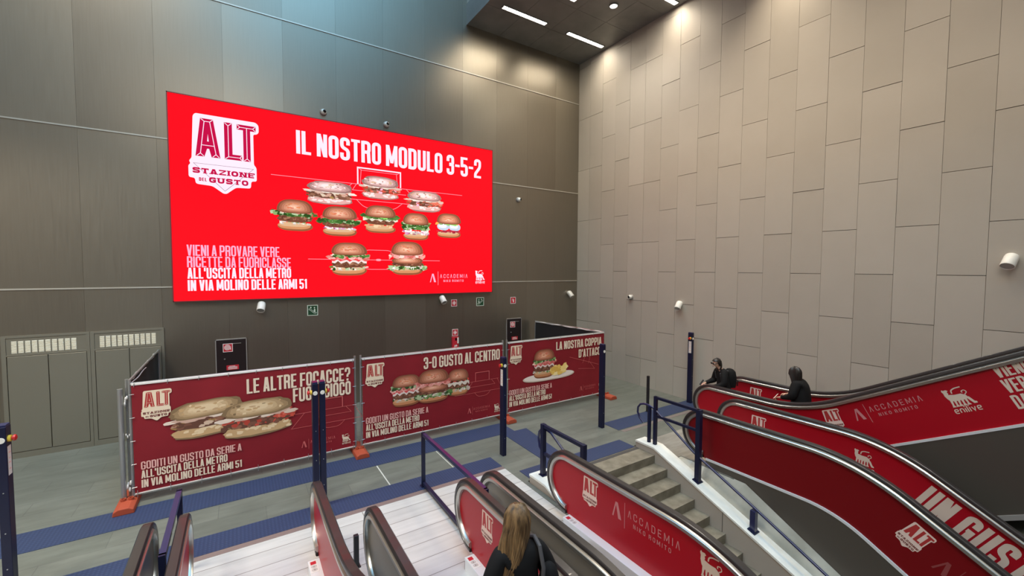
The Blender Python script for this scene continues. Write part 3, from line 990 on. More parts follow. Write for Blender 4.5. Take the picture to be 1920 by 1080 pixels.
# ------------------------------------------------------------------ the big LED screen
def build_screen():
    X0, Z0, W, H, D = -11.68, 2.89, 8.0, 4.48, .10
    t = thing('led_screen', 'huge glowing red advertising screen with burgers high on the bronze wall', 'screen', (X0 + W/2, 0, Z0))
    m = MB(); m.box((X0, -D, Z0), (X0 + W, -.0, Z0 + H)); m.build('screen_housing', M_SCRF, t, w=True)
    m = MB(); m.face([(X0 + .02, -D - .002, Z0 + .02), (X0 + W - .02, -D - .002, Z0 + .02), (X0 + W - .02, -D - .002, Z0 + H - .02), (X0 + .02, -D - .002, Z0 + H - .02)])
    m.build('display', M_SCR, t, w=True)
    F = Frame((X0, -D - .002, Z0), (1, 0, 0), (0, 0, 1))
    m = MB()
    for a, b in (((X0, Z0), (X0 + W, Z0 + .02)), ((X0, Z0 + H - .02), (X0 + W, Z0 + H)), ((X0, Z0), (X0 + .02, Z0 + H)), ((X0 + W - .02, Z0), (X0 + W, Z0 + H))):
        m.box((a[0], -D - .012, a[1]), (b[0], -D, b[1]))
    m.build('edge_trim', M_SCRF, t, w=True)
    # station badge
    a = Art(F); emblem(a, 'plate', .34, 2.40, 1.33, 1.72); e = a.build('emblem', M_SCRW, t)
    a = Art(F, .002); emblem(a, 'red', .34, 2.40, 1.33, 1.72); emblem(a, 'words', .34, 2.40, 1.33, 1.72); a.build('emblem_lettering', M_SCRR, e)
    a = Art(F, .0025); emblem(a, 'inner', .34, 2.40, 1.33, 1.72); a.build('emblem_highlight', M_SCRW, e)
    a = Art(F, .0022); emblem(a, 'thin', .34, 2.40, 1.33, 1.72); a.build('emblem_outline', M_SCRD, e)
    # lettering
    a = Art(F); text(a, 'IL NOSTRO MODULO 3-5-2', 2.45, 3.545, .565, 5.13); a.build('headline', M_SCRW, t)
    a = Art(F); text(a, 'VIENI A PROVARE VERE', .265, 1.01, .24, 1.78, t=.135); text(a, 'RICETTE DA FUORICLASSE', .265, .755, .24, 2.02, t=.135); a.build('small_lettering', M_SCRP, t)
    a = Art(F); text(a, "ALL'USCITA DELLA METRO", .265, .505, .24, 2.02, t=.155); text(a, 'IN VIA MOLINO DELLE ARMI 51', .265, .235, .24, 2.37, t=.155); a.build('small_lettering', M_SCRW, t)
    # football pitch lines
    a = Art(F, .0008)
    lines(a, [[(1.9, 2.97), (6.93, 2.96)], [(2.67, .975), (6.2, .975)], [(3.4, 2.62), (3.75, 2.97)], [(5.55, 2.60), (5.2, 2.96)],
              [(3.55, 2.56), (5.30, 2.555)], [(3.75, 2.80), (5.19, 2.80)], [(3.75, 2.80), (3.86, 2.97)],
              [(3.95, 2.97), (3.98, 3.36)], [(4.92, 3.36), (4.95, 2.97)], [(3.9, 3.40), (3.98, 3.34)], [(5.02, 3.40), (4.94, 3.34)], [(3.98, 3.34), (4.94, 3.34)]], .012)
    lines(a, [fillet([(3.85, 2.56), (4.05, 2.36), (4.85, 2.36), (5.09, 2.56)], .25)], .012)
    lines(a, [fillet([(3.85, 1.05), (4.05, 1.24), (4.75, 1.24), (4.95, 1.05)], .25), fillet([(3.9, .85), (4.1, .72), (4.75, .72), (4.9, .85)], .25)], .012)
    a.poly(blob(4.41, .975, .07, .03))
    a.build('pitch_lines', M_SCRL, t)
    a = Art(F, .0012); lines(a, [[(3.89, 2.97), (3.89, 3.40), (5.035, 3.40), (5.035, 2.98)]], .035); a.build('goal_drawing', M_SCRW, t)
    # food pictures
    rnd = random.Random(11)
    for cx, cy, wd, ht in ((3.215, 2.655, 1.14, .58), (4.485, 2.915, 1.05, .60), (5.74, 2.665, 1.10, .58)):
        a = Art(F, .003); focaccia(a, cx, cy, wd, ht, rnd, 0, cx > 4, True); a.build('sandwich_picture', M_SCRA, t)
    for cx, cy, wd, ht, k in ((2.40, 2.04, .90, .76, 'salad'), (3.435, 1.96, .96, .76, 'tomato'), (4.48, 2.08, .94, .74, 'cheese'), (5.475, 1.94, .86, .76, 'fish'),
                              (6.50, 2.025, .88, .72, 'egg'), (3.66, .99, 1.02, .86, 'club'), (5.22, 1.035, 1.05, .94, 'double')):
        a = Art(F, .003); burger(a, cx, cy, wd, ht, k, rnd); a.build('burger_picture', M_SCRA, t)
    a = Art(F); academy(a, 5.89, .26, 1.22, .40); a.build('partner_lettering', M_SCRP, t)
    a = Art(F); dog_emblem(a, 7.38, .28, .34, .42); a.build('animal_emblem', M_SCRW, t)
build_screen()

# ------------------------------------------------------------------ mobile fence with banners
YF = -3.22
def tube_frame(m, p, r=.021):
    for a, b in zip(p, p[1:] + p[:1]):
        m.tube([a, b], r, 8)
def build_fence():
    xs = [(-11.93, -8.585), (-8.515, -5.175), (-5.105, -1.80)]
    labs = ['red banner with two filled focaccias, leftmost of the three on the fence', 'red banner with three burgers in a row, middle of the three on the fence',
            'red banner with a burger and crisps on a plate, right end of the fence']
    flabs = ['wire fence panel behind the leftmost red banner', 'wire fence panel behind the middle red banner with three burgers', 'wire fence panel behind the right red banner with the plate']
    for k, (x0, x1) in enumerate(xs):
        t = thing('wire_fence', flabs[k], 'fence', ((x0 + x1)/2, YF + .03, 0), 'mobile fence panels')
        m = MB()
        for x in (x0 + .02, x1 - .02):
            m.tube([(x, YF + .03, .06), (x, YF + .03, 1.93)], .021, 8)
        m.tube([(x0 + .02, YF + .03, 1.86), (x1 - .02, YF + .03, 1.86)], .019, 8); m.tube([(x0 + .02, YF + .03, .12), (x1 - .02, YF + .03, .12)], .019, 8)
        m.build('fence_frame', M_GALV, t, True, w=True)
        m = MB()
        n = 24
        for i in range(1, n):
            x = x0 + (x1 - x0)*i/n
            m.box((x - .002, YF + .028, .12), (x + .002, YF + .032, 1.86))
        for z in (.4, .75, 1.1, 1.45): m.box((x0 + .02, YF + .026, z - .002), (x1 - .02, YF + .03, z + .002))
        m.build('wire_mesh', M_GALV, t, w=True)
        # banner
        b = thing('advertising_banner', labs[k], 'banner', ((x0 + x1)/2, YF, 0), 'red banners tied to the fence')
        m = MB()
        bx0, bx1, bz0, bz1 = x0 + .045, x1 - .045, .15, 1.845
        NX, NZ = 40, 12
        rnd = random.Random(k)
        ph = rnd.random()*6
        rows = []
        for j in range(NZ + 1):
            z = bz0 + (bz1 - bz0)*j/NZ
            rows.append([(bx0 + (bx1 - bx0)*i/NX, YF - .006 + .004*math.sin(i*.9 + ph)*((abs(j/NZ - .5)*2)**2) + .002*math.sin(i*.31 + j*.8), z) for i in range(NX + 1)])
        m.grid(rows)
        m.build('banner_cloth', M_BAN, b, True, w=True)
        m = MB(); m.box((bx0, YF - .016, bz1 - .004), (bx1, YF - .0, bz1 + .022)); m.build('hem_tape', M_TAPE, b, w=True)
        m = MB(); m.box((bx0, YF - .014, bz0 - .012), (bx1, YF - .004, bz0 + .006)); m.build('hem_tape', M_TAPE, b, w=True)
        ties = []
        for i in range(9):
            x = bx0 + .03 + (bx1 - bx0 - .06)*i/8
            ties += [((x, YF - .018, bz1 - .03), (x + .005, YF - .02, bz1 + .03)), ((x, YF - .018, bz0 + .05), (x, YF - .022, bz0 - .06))]
        for i in range(5):
            z = bz0 + .1 + 1.45*i/4
            ties += [((bx0 - .03, YF - .02, z), (bx0 + .03, YF - .02, z + .004)), ((bx1 + .03, YF - .02, z), (bx1 - .03, YF - .02, z + .004))]
        for pa, pb in ties:
            m = MB(); m.tube([pa, pb], .0045, 5); m.build('cable_tie', M_GALV, b, w=True)
        F = Frame((x0, YF - .016, 0), (1, 0, 0), (0, 0, 1))
        e = Art(F, .0006)
        ex, ez, ew, eh = ((.15, 1.245, .375, .49), (.10, 1.255, .375, .49), (.09, 1.30, .36, .475))[k]
        emblem(e, 'plate', ex, ez, ew, eh); eo = e.build('emblem', M_LOGOP, b)
        e = Art(F, .0012); emblem(e, 'red', ex, ez, ew, eh); e.build('emblem_lettering', M_LRED, eo)
        e = Art(F, .0012); emblem(e, 'words', ex, ez, ew, eh); e.build('emblem_small_lettering', M_LRED2, eo)
        e = Art(F, .0018); emblem(e, 'inner', ex, ez, ew, eh); e.build('emblem_highlight', M_LOGOP, eo)
        h = Art(F, .0006)
        if k == 0:
            text(h, 'LE ALTRE FOCACCE?', 1.53, 1.475, .255, 1.70); text(h, 'FUORI GIOCO', 2.235, 1.205, .255, 1.0)
        elif k == 1:
            text(h, '3-0 GUSTO AL CENTRO', 1.31, 1.495, .25, 1.90)
        else:
            text(h, 'LA NOSTRA COPPIA', 1.52, 1.53, .215, 1.63); text(h, "D'ATTACCO", 2.30, 1.25, .22, .92)
        h.build('headline', M_CREAM, b)
        tx, tz, s = ((.125, .225, 1.31), (.10, .26, 1.31), (.075, .285, 1.31))[k]
        h = Art(F, .0006); text(h, 'GODITI UN GUSTO DA SERIE A', tx, tz + .285, .125, s, t=.135); h.build('small_lettering', M_PINKP, b)
        h = Art(F, .0006); text(h, "ALL'USCITA DELLA METRO", tx, tz + .145, .125, s*.845); text(h, 'IN VIA MOLINO DELLE ARMI 51', tx, tz, .125, s); h.build('small_lettering', M_CREAM, b)
        # pitch drawing
        g = Art(F, .0005)
        if k == 0: gx, gz, sl, q = 2.72, .98, 0, 1.0
        elif k == 1: gx, gz, sl, q = 2.56, 1.05, 0, 1.0
        if k < 2:
            lines(g, [[(gx, gz), (gx, gz + .20), (gx + .36, gz + .20), (gx + .36, gz)]], .014)
            lines(g, [[(gx - .5, gz), (gx + .62, gz)], [(gx - .08, gz), (gx - .16, gz - .12), (gx + .52, gz - .12), (gx + .42, gz)],
                      [(gx - .30, gz), (gx - .52, gz - .26), (gx + .72, gz - .26), (gx + .58, gz)], fillet([(gx - .02, gz - .26), (gx + .06, gz - .36), (gx + .30, gz - .36), (gx + .40, gz - .26)], .15)], .007)
        else:
            lines(g, [[(1.98, 1.30), (3.05, .98)], [(2.45, 1.08), (2.55, 1.30), (2.72, 1.22), (2.66, 1.05)], [(2.3, .95), (2.9, .88), (2.7, 1.1)]], .008)
        g.build('pitch_lines', M_FADE, b)
        g = Art(F, .0006); academy(g, 2.36, .29, .58, .19); g.build('partner_lettering', M_FADE, b)
        g = Art(F, .0006); dog_emblem(g, 3.06, .235, .16, .20); g.build('animal_emblem', M_CREAM, b)
        rnd = random.Random(20 + k)
        if k == 0:
            # soft printed shade under the bread is part of the picture
            g = Art(F, .0008); focaccia(g, .99, 1.17, 1.08, .60, rnd, .07); g.build('sandwich_picture', M_ART, b)
            g = Art(F, .006); focaccia(g, 1.70, 1.04, 1.12, .64, rnd, .03, True); g.build('sandwich_picture', M_ART, b)
        elif k == 1:
            g = Art(F, .0008); burger(g, 2.12, 1.10, .58, .60, 'bun', rnd); g.build('burger_picture', M_ART, b)
            g = Art(F, .0008); burger(g, .93, 1.10, .68, .66, 'club', rnd); g.build('burger_picture', M_ART, b)
            g = Art(F, .006); burger(g, 1.53, 1.11, .80, .72, 'double', rnd); g.build('burger_picture', M_ART, b)
        else:
            g = Art(F, .0006); g.poly(blob(1.31, .88, .84, .10, 30), (.62, .50, .42)); g.poly(blob(1.31, .895, .80, .085, 30), (.82, .72, .66)); g.build('plate_picture', M_ART, b)
            g = Art(F, .002); burger(g, 1.13, 1.23, .74, .74, 'club', rnd); g.build('burger_picture', M_ART, b)
            g = Art(F, .007)
            for _ in range(26):
                g.poly(blob(1.62 + rnd.uniform(-.22, .26), 1.0 + rnd.uniform(-.09, .15), .10*rnd.uniform(.5, 1), .075*rnd.uniform(.4, 1), 10, .3, rnd, ph=rnd.random()*3),
                       rnd.choice([(.80, .52, .12), (.88, .64, .22), (.70, .42, .08), (.92, .74, .36)]))
            g.build('crisps_picture', M_ART, b)
    # side fences going back to the wall, hung with black net
    sides = [((-11.95, -3.14), (-11.95, -.10), 'black netted fence panel running back to the door, left of the banners', 0),
             ((-1.80, -3.16), (-2.03, -.20), 'black netted fence panel running back to the wall, at the corner end of the banners', 1)]
    for a, b, lab, side in sides:
        t = thing('wire_fence', lab, 'fence', (a[0], a[1], 0), 'mobile fence panels')
        A, B = Vector((*a, 0)), Vector((*b, 0))
        Z = lambda p, z: (p.x, p.y, z)
        m = MB()
        for p in (A, B): m.tube([Z(p, .05), Z(p, 1.93 if p is A else 1.88)], .023, 8)
        m.tube([Z(A, 1.865), Z(B, 1.865)], .018, 8); m.tube([Z(A, .12), Z(B, .12)], .018, 8)
        m.build('fence_frame', M_GALV, t, True, w=True)
        m = MB()
        d = (B - A).normalized(); nrm = Vector((-d.y, d.x, 0))
        rows = []
        for j in range(6):
            z = .12 + 1.71*j/5
            rows.append([tuple(A + (B - A)*(i/30) + nrm*(.012 + .008*math.sin(i*.8 + j)) + Vector((0, 0, z))) for i in range(31)])
        m.grid(rows); m.build('black_net', M_MESH, t, True, w=True)
        m = MB(); m.tube([tuple(A + (B - A)*(i/14) + nrm*(.01 + .012*math.sin(i*2.2)) + Vector((0, 0, 1.85 + .01*math.sin(i*1.7)))) for i in range(15)], .016, 6)
        m.tube([tuple(A + (B - A)*(i/14) - nrm*.012 + Vector((0, 0, 1.80 + .012*math.sin(i*1.3)))) for i in range(8 if side == 0 else 15)], .008, 6)
        m.build('rolled_edge', M_TAPE, t, True, w=True)
        if side == 0:
            for z, s in ((1.62, .035), (1.05, .022), (.30, .045)):
                m = MB(); rnd = random.Random(int(z*10))
                for _ in range(5): m.ball((-11.955 + rnd.uniform(-.03, .03), -3.20 + rnd.uniform(-.03, .03), z + rnd.uniform(-s*2, s*2)), (s*.35, s*.6, s*.9), 7, 5)
                m.build('crumpled_film', M_TAPE, t, w=True)
            m = MB(); m.tube([(-12.02, -3.20, .05), (-12.02, -3.20, 1.80)], .035, 10); m.build('end_post', M_GALV, t, True, w=True)
    # orange rubber feet
    for k, (x, lab) in enumerate(((-11.97, 'orange rubber block under the left end of the red banners'), (-8.55, 'orange rubber block between the first and second red banners'),
                                  (-5.14, 'orange rubber block between the second and third red banners, behind a blue post'), (-1.76, 'orange rubber block under the right end of the red banners'))):
        m = MB()
        pr = [(-.125, 0), (.125, 0), (.115, .07), (.06, .10), (-.06, .10), (-.115, .07)]
        m.prism([(x + a, YF - .34, b) for a, b in pr], (0, .68, 0))
        t = thing('fence_block', lab, 'fence block', (x, YF, 0), 'orange fence feet')
        m.build('foot_block', M_ORANGE, t, w=True, bevel=.012)
        m = MB()
        for dx in (-.045, .045): m.lathe([(.034, .10), (.034, .135), (.024, .135), (.024, .10)], Matrix.Translation((x + dx, YF + .03 - .09, 0)), 10)
        m.build('foot_socket', M_ORANGE, t, True, w=True)
        for dx in ((-.045, .045) if 0 < k < 3 else (.045 if k == 0 else -.045,)):
            pass
build_fence()

# ------------------------------------------------------------------ blue gate posts
def gate_post(x, y, side, lab, button=True, label=True, disc=True):
    """side: -1 button on the left flank, +1 on the right flank"""
    t = thing('gate_post', lab, 'post', (x, y, 0), 'tall navy gate posts')
    m = MB(); m.box((-.04, -.063, 0), (.04, .063, 1.92)); m.build('post_body', M_NAVY, t, bevel=.006)
    m = MB(); m.box((-.036, -.058, 1.92), (.036, .058, 1.94)); m.build('post_cap', M_NAVY2, t)
    m = MB()
    for z in (.35, .75, 1.2): m.lathe([(.0, 0), (.006, 0), (.006, .004), (0, .004)], Matrix.Translation((0, -.063, z)) @ Matrix.Rotation(PI/2, 4, 'X'), 8)
    m.build('screws', M_GALV, t)
    if button:
        R = Matrix.Translation((side*.04, -.01, 1.78)) @ Matrix.Rotation(side*PI/2, 4, 'Y')
        m = MB(); m.lathe([(0, 0), (.036, 0), (.036, .022), (.028, .026), (0, .026)], R, 14); bo = m.build('button_collar', M_BTNY, t, True)
        m = MB(); m.lathe([(0, .026), (.018, .026), (.018, .036), (.034, .040), (.032, .056), (.015, .064), (0, .065)], R, 14); m.build('stop_button', M_BTN, bo, True)
    if label:
        xx = side*.0415
        m = MB(); m.box((min(xx, side*.04), -.045, 1.38), (max(xx, side*.04), .035, 1.70)); lo = m.build('paper_label', M_TAPE, t)
        m = MB()
        for k, (z, h) in enumerate(((1.62, .03), (1.56, .02), (1.51, .03), (1.44, .03))):
            xa = side*.0422
            m.box((min(xa, side*.041), -.025, z), (max(xa, side*.041), .015, z + h*.5))
        m.build('label_print', M_PINKP, lo)
    if disc:
        R = Matrix.Translation((0, -.063, 1.775)) @ Matrix.Rotation(PI/2, 4, 'X')
        m = MB(); m.lathe([(0, .004), (.030, .004), (.032, 0), (0, 0)], R, 18); m.build('sensor_disc', M_WHITEPL, t, True)
    return t
gate_post(-12.655, -4.93, 1, 'navy gate post with red button cut by the left edge of the photo')
gate_post(-9.55, -4.84, -1, 'left one of the pair of navy posts standing together before the focaccia banner', label=False)
gate_post(-9.45, -4.84, 1, 'right one of the pair of navy posts standing together before the focaccia banner', label=False)
gate_post(-6.20, -4.84, -1, 'navy gate post with white label between the middle and right red banners')
gate_post(-3.53, -4.84, 1, 'navy gate post overlapping the right end of the plate banner', button=False, label=False)
gate_post(-.19, -4.84, -1, 'navy gate post with red button and white label against the grey panel wall')

def low_post(x, y, h, lab):
    t = thing('low_post', lab, 'post', (x, y, 0), 'short black posts')
    m = MB(); m.box((-.028, -.028, 0), (.028, .028, h)); m.build('post_body', M_BLACKP, t, bevel=.005)
    m = MB(); m.box((-.045, -.045, 0), (.045, .045, .012)); m.build('base_plate', M_BLACKP, t)
low_post(-1.76, -4.71, .93, 'thin black waist high post on the floor near the stair railing')
low_post(-9.34, -6.5, .40, 'short black post on the pale plates between two escalators')

# ------------------------------------------------------------------ railings
def bar(m, a, b, s=.025):
    a, b = Vector(a), Vector(b)
    d = (b - a).normalized()
    up = Vector((0, 0, 1)) if abs(d.z) < .9 else Vector((1, 0, 0))
    s1 = d.cross(up).normalized(); s2 = d.cross(s1)
    rows = [[p + s*(i*s1 + j*s2) for i, j in ((-1, -1), (1, -1), (1, 1), (-1, 1))] for p in (a - d*s*.0, b + d*s*.0)]
    m.grid(rows, closed_v=True); m.face(rows[0]); m.face(rows[1])
def build_rails():
    for x, ya, yb, z0, lab in ((-7.95, -5.13, -7.25, .004, 'low navy railing with a pink lit top bar beside the escalator with the blonde woman'),
                               (-11.12, -5.46, -6.80, .004, 'low navy railing before the two red balustrades at the lower left')):
        t = thing('railing', lab, 'railing', (x, ya, 0), 'plain navy railings on the landing plates')
        zt = .89 if x > -9 else .98
        m = MB(); bar(m, (x, ya, zt), (x, yb, zt), .026); m.build('top_bar', M_NAVY2, t, w=True)
        m = MB(); bar(m, (x, ya, .06), (x, yb, .06), .026); m.build('bottom_bar', M_NAVY, t, w=True)
        for yy in (ya, yb):
            m = MB(); bar(m, (x, yy, 0), (x, yy, zt + .026), .026); m.build('rail_post', M_NAVY, t, w=True)
            m = MB(); m.box((x - .05, yy - .05, .004), (x + .05, yy + .05, .014)); m.build('base_plate', M_NAVY, t, w=True)
    # right stair railing
    x = -3.555; sl = .39
    zc = lambda y: .15 if y > -6.42 else .15 - sl*(-6.42 - y)
    t = thing('stair_railing', 'navy stair railing with hooked round handrail on the right white parapet', 'railing', (x, -6.3, .15))
    m = MB(); bar(m, (x, -6.345, 1.10), (x, -7.29, 1.10), .025); m.build('top_bar', M_NAVY, t, w=True)
    m = MB(); bar(m, (x, -6.345, .735), (x, -7.29, .735), .022); m.build('middle_bar', M_NAVY, t, w=True)
    for yy, z1, s, mm in ((-6.345, 1.125, .03, M_NAVY), (-7.29, 1.125, .042, M_NAVY), (-8.29, -.24, .042, M_NAVY2)):
        m = MB(); bar(m, (x, yy, zc(yy)), (x, yy, z1), s); m.build('rail_post', mm, t, w=True)
    m = MB(); m.tube([(x - .0, -6.20, .15), (x, -6.20, .88)], .038, 12); m.build('rail_post', M_NAVY, t, True, w=True)
    for yy in (-7.29, -8.29):
        m = MB(); m.prism([(x - .08, yy - .06, zc(yy - .06)), (x - .08, yy + .06, zc(yy + .06)), (x + .08, yy + .06, zc(yy + .06)), (x + .08, yy - .06, zc(yy - .06))], (0, 0, .012))
        m.build('base_plate', M_NAVY, t, w=True)
    pp = [(-6.05, .50), (-5.955, .58), (-5.90, .68), (-5.91, .79), (-5.97, .865), (-6.06, .895), (-6.17, .90), (-6.28, .875), (-6.42, .80), (-6.60, .685), (-7.19, .31), (-8.30, -.20), (-9.32, -.69), (-11.5, -1.69)]
    m = MB(); m.tube([(x + .0, a, b) for a, b in pp], .021, 10); m.build('handrail', M_NAVY2, t, True, w=True)
    # left stair railing
    x = -6.2
    t = thing('stair_railing', 'short navy stair railing with hooked handrail on the left parapet, behind the red balustrade', 'railing', (x, -6.13, .15))
    for za, s in ((1.0, .026), (.53, .022)):
        m = MB(); bar(m, (x, -6.13, za), (x, -7.12, za), s); m.build('top_bar' if za > .9 else 'middle_bar', M_NAVY, t, w=True)
    for yy in (-6.13, -7.12):
        m = MB(); bar(m, (x, yy, zc(yy)), (x, yy, 1.028), .036); m.build('rail_post', M_NAVY, t, w=True)
    m = MB(); m.box((x - .06, -6.2, .15), (x + .12, -6.08, .16)); m.build('base_plate', M_NAVY, t, w=True)
    pp = [(-6.03, .47), (-5.93, .56), (-5.90, .70), (-5.93, .82), (-6.0, .89), (-6.12, .915), (-6.25, .90), (-6.38, .83), (-6.65, .68), (-7.3, .35), (-9.3, -.45)]
    m = MB(); m.tube([(x + .07, a, b) for a, b in pp], .021, 10); m.build('handrail', M_NAVY2, t, True, w=True)
build_rails()

# ------------------------------------------------------------------ escalators
ZT = 1.012
R2 = 2.4
def esc_path(yc, y0, yend, up):
    """list of (y, z, normal(y,z)) from the foot of the newel over its nose and along the run towards the visitor"""
    out = []
    R = .425; zc = ZT - R
    for k in range(21):
        a = -PI/2 + PI*k/20
        out.append((yc + R*math.cos(a), zc + R*math.sin(a), (math.cos(a), math.sin(a))))
    n = 6
    for k in range(1, n + 1):
        out.append((yc + (y0 - yc)*k/n, ZT, (0, 1)))
    for k in range(1, 11):
        a = math.radians(30)*k/10
        if up: out.append((y0 - R2*math.sin(a), ZT + R2*(1 - math.cos(a)), (math.sin(a), math.cos(a))))
        else: out.append((y0 - R2*math.sin(a), ZT - R2*(1 - math.cos(a)), (-math.sin(a), math.cos(a))))
    ya, za, nn = out[-1]
    s = math.tan(math.radians(30))*(1 if up else -1)
    for k in range(1, 5):
        y = ya + (yend - ya)*k/4
        out.append((y, za + (ya - y)*s, nn))
    return out

def balustrade(t, x, path, yc, inner, inner_mat, outer_mat, lab=None):
    """inner: -1 when the steps are on the -x side of this balustrade, +1 when on the +x side"""
    def fr(ps, x=x):
        return [(Vector((x, y, z)), Vector((1, 0, 0)), Vector((0, n[0], n[1]))) for y, z, n in ps]
    # clear panel core
    low = []
    for y, z, n in path:
        if y > yc - 1e-6 and z < ZT - 1e-3 or abs(y - yc) < 1e-6: low.append((yc - .02, ZT - .87))
        else: low.append((y - .87*n[0], z - .87*n[1]))
    upp = [(y - .03*n[0], z - .03*n[1]) for y, z, n in path]
    def sheet(xx, m):
        m.grid([[(xx, a, b) for a, b in upp], [(xx, a, b) for a, b in low]])
    m = MB(); sheet(x - .011, m); sheet(x + .011, m)
    b = m.build('balustrade', M_GREYP, t, w=True)
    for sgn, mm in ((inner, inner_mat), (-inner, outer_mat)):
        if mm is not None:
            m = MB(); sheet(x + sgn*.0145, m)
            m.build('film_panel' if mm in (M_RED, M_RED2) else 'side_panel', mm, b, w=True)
    m = MB()
    hp = [(-.046, -.022), (-.046, .006), (-.034, .02), (.034, .02), (.046, .006), (.046, -.022), (.036, -.03), (-.036, -.03)]
    m.sweep(fr(path), hp); m.build('handrail', M_RUBBER, b, True, w=True)
    m = MB(); m.sweep(fr(path), [(-.034, -.105), (-.052, -.095), (-.054, -.058), (-.040, -.050), (-.028, -.026), (.028, -.026), (.040, -.050), (.054, -.058), (.052, -.095), (.034, -.105)]); m.build('guide_rail', M_RAIL, b, True, w=True)
    lowp = [(y - .0, z, n) for y, z, n in path if y <= yc - .04]
    lowp = [(yc - .06, ZT, (0, 1))] + lowp
    m = MB(); m.sweep(fr(lowp), [(min(-inner*.04, inner*.14), -.895), (min(-inner*.04, inner*.14), -.858), (max(-inner*.04, inner*.14), -.858), (max(-inner*.04, inner*.14), -.895)])
    m.build('deck', M_ALU, b, w=True)
    return b

def decal_frame(x, y, z, ang=0.0, side=-1, lift=.0155):
    a = math.radians(ang)
    U = (0, -math.cos(a), math.sin(a)); V = (0, math.sin(a), math.cos(a))
    return Frame((x + side*lift, y, z), U, V)
def put_emblem(b, fr, W=.29, H=.385):
    a = Art(fr, .0006); emblem(a, 'plate', 0, 0, W, H); e = a.build('emblem', M_LOGOE, b)
    a = Art(fr, .0012); emblem(a, 'red', 0, 0, W, H); a.build('emblem_lettering', M_LRED, b)
    a = Art(fr, .0012); emblem(a, 'words', 0, 0, W, H); a.build('emblem_small_lettering', M_LRED2, b)
M_LOGOE = mat('badge_vinyl', (.78, .62, .55), .5)
M_FAINT = mat('pale_red_vinyl', (.55, .22, .23), .5)
M_BEIGE = mat('beige_vinyl', (.66, .56, .46), .5)

def escalator(lab, xl, xr, up, yend, films):
    yc = -6.26 if up else -7.20
    y0 = -7.45 if up else -8.88
    path = esc_path(yc, y0, yend, up)
    t = thing('escalator', lab, 'escalator', ((xl + xr)/2, yc, 0), 'escalators')
    bl = balustrade(t, xl, path, yc, 1, films[0], films[1])
    br = balustrade(t, xr, path, yc, -1, films[2], films[3])
    run = [p for p in path if p[0] <= yc - .04]
    run = [(yc - .06, ZT, (0, 1))] + run
    # steps: level near the comb, then treads
    cy = yc - .62
    pr = [(cy, .012), (y0 - .15, .012)]
    y, z = pr[-1]
    rise = .2*(1 if up else -1); going = .346
    ramp = .0
    while y > yend:
        ramp = min(1.0, ramp + .25)
        if up: z += rise*ramp; pr.append((y, z)); y -= going; pr.append((y, z))
        else: pr.append((y, z + rise*ramp)); z += rise*ramp; y -= going; pr.append((y, z))
    pr2 = pr + [(yend - .3, z - .5)] + [(a, b - .4) for a, b in pr[::-1] if abs(a - y0) > 99] + [(y0, -.36), (cy, -.20)]
    m = MB(); m.prism([(xl + .15, a, b) for a, b in pr2], (xr - xl - .30, 0, 0)); m.build('steps', M_STEP, t, w=True)
    m = MB()
    for i in range(0, 18):
        a = xl + .16 + (xr - xl - .34)*i/18
        m.box((a, cy - .12, .012), (a + .02, cy + .06, .022))
    m.box((xl + .15, cy + .04, .004), (xr - .15, cy + .10, .024))
    m.build('comb_plate', M_YEL, t, w=True)
    for x, s in ((xl, 1), (xr, -1)):
        m = MB()
        xx = x + s*.138
        m.grid([[(xx, p[0] - .88*p[2][0], p[1] - .88*p[2][1]) for p in run], [(xx, p[0] - 1.1*p[2][0], p[1] - 1.1*p[2][1]) for p in run]])
        m.build('skirt_panel', M_ALU, t, w=True)
        m = MB()
        xx = x - s*.034
        m.grid([[(xx, p[0] - .885*p[2][0], p[1] - .885*p[2][1]) for p in run], [(xx, p[0] - 2.0*p[2][0], p[1] - 2.0*p[2][1]) for p in run]])
        m.box((min(x - s*.034, x + s*.138), run[0][0] - .006, .0), (max(x - s*.034, x + s*.138), run[0][0], ZT - .89))
        m.build('side_cladding', M_CLAD, t, w=True)
    if up:
        f = [(Vector((xl - .03, p[0], p[1])), Vector((1, 0, 0)), Vector((0, p[2][0], p[2][1]))) for p in run if p[0] <= y0 + .01]
        m = MB(); m.sweep(f, [(-.03, -2.03), (-.03, -1.965), (.0, -1.965), (.0, -2.03)]); m.build('edge_trim', M_EDGE, t, w=True)
    xx = xr - .09
    m = MB(); m.box((xx - .045, yc - .30, ZT - .8575), (xx + .045, yc - .08, ZT - .8555)); so = m.build('safety_sticker', M_TAPE, br, w=True)
    a = Art(Frame((xx, yc - .08, ZT - .8555), (0, -1, 0), (1, 0, 0)), .0006)
    a.same([(.012, -.03), (.072, -.03), (.072, .03), (.012, .03)]); a.build('sticker_mark', M_SIGNR, so)
    a = Art(Frame((xx, yc - .08, ZT - .8555), (0, -1, 0), (1, 0, 0)), .0006)
    for q in (.09, .15):
        for st in stroke(blob(q + .022, 0, .02, .026, 12), .006, True): a.same(st)
        a.same([(q + .012, -.012), (q + .032, -.012), (q + .032, .012), (q + .012, .012)])
    a.build('sticker_pictogram', M_EDGE, so)
    m = MB()
    ru = [p for p in run if p[0] <= y0 + .01]
    f = [(Vector((0, p[0], p[1])), Vector((1, 0, 0)), Vector((0, p[2][0], p[2][1]))) for p in ru]
    m.sweep(f, [(xl - .03, -2.0), (xl - .03, -1.45), (xr + .03, -1.45), (xr + .03, -2.0)]); m.build('truss', M_CLAD, t, w=True)
    return t, bl, br

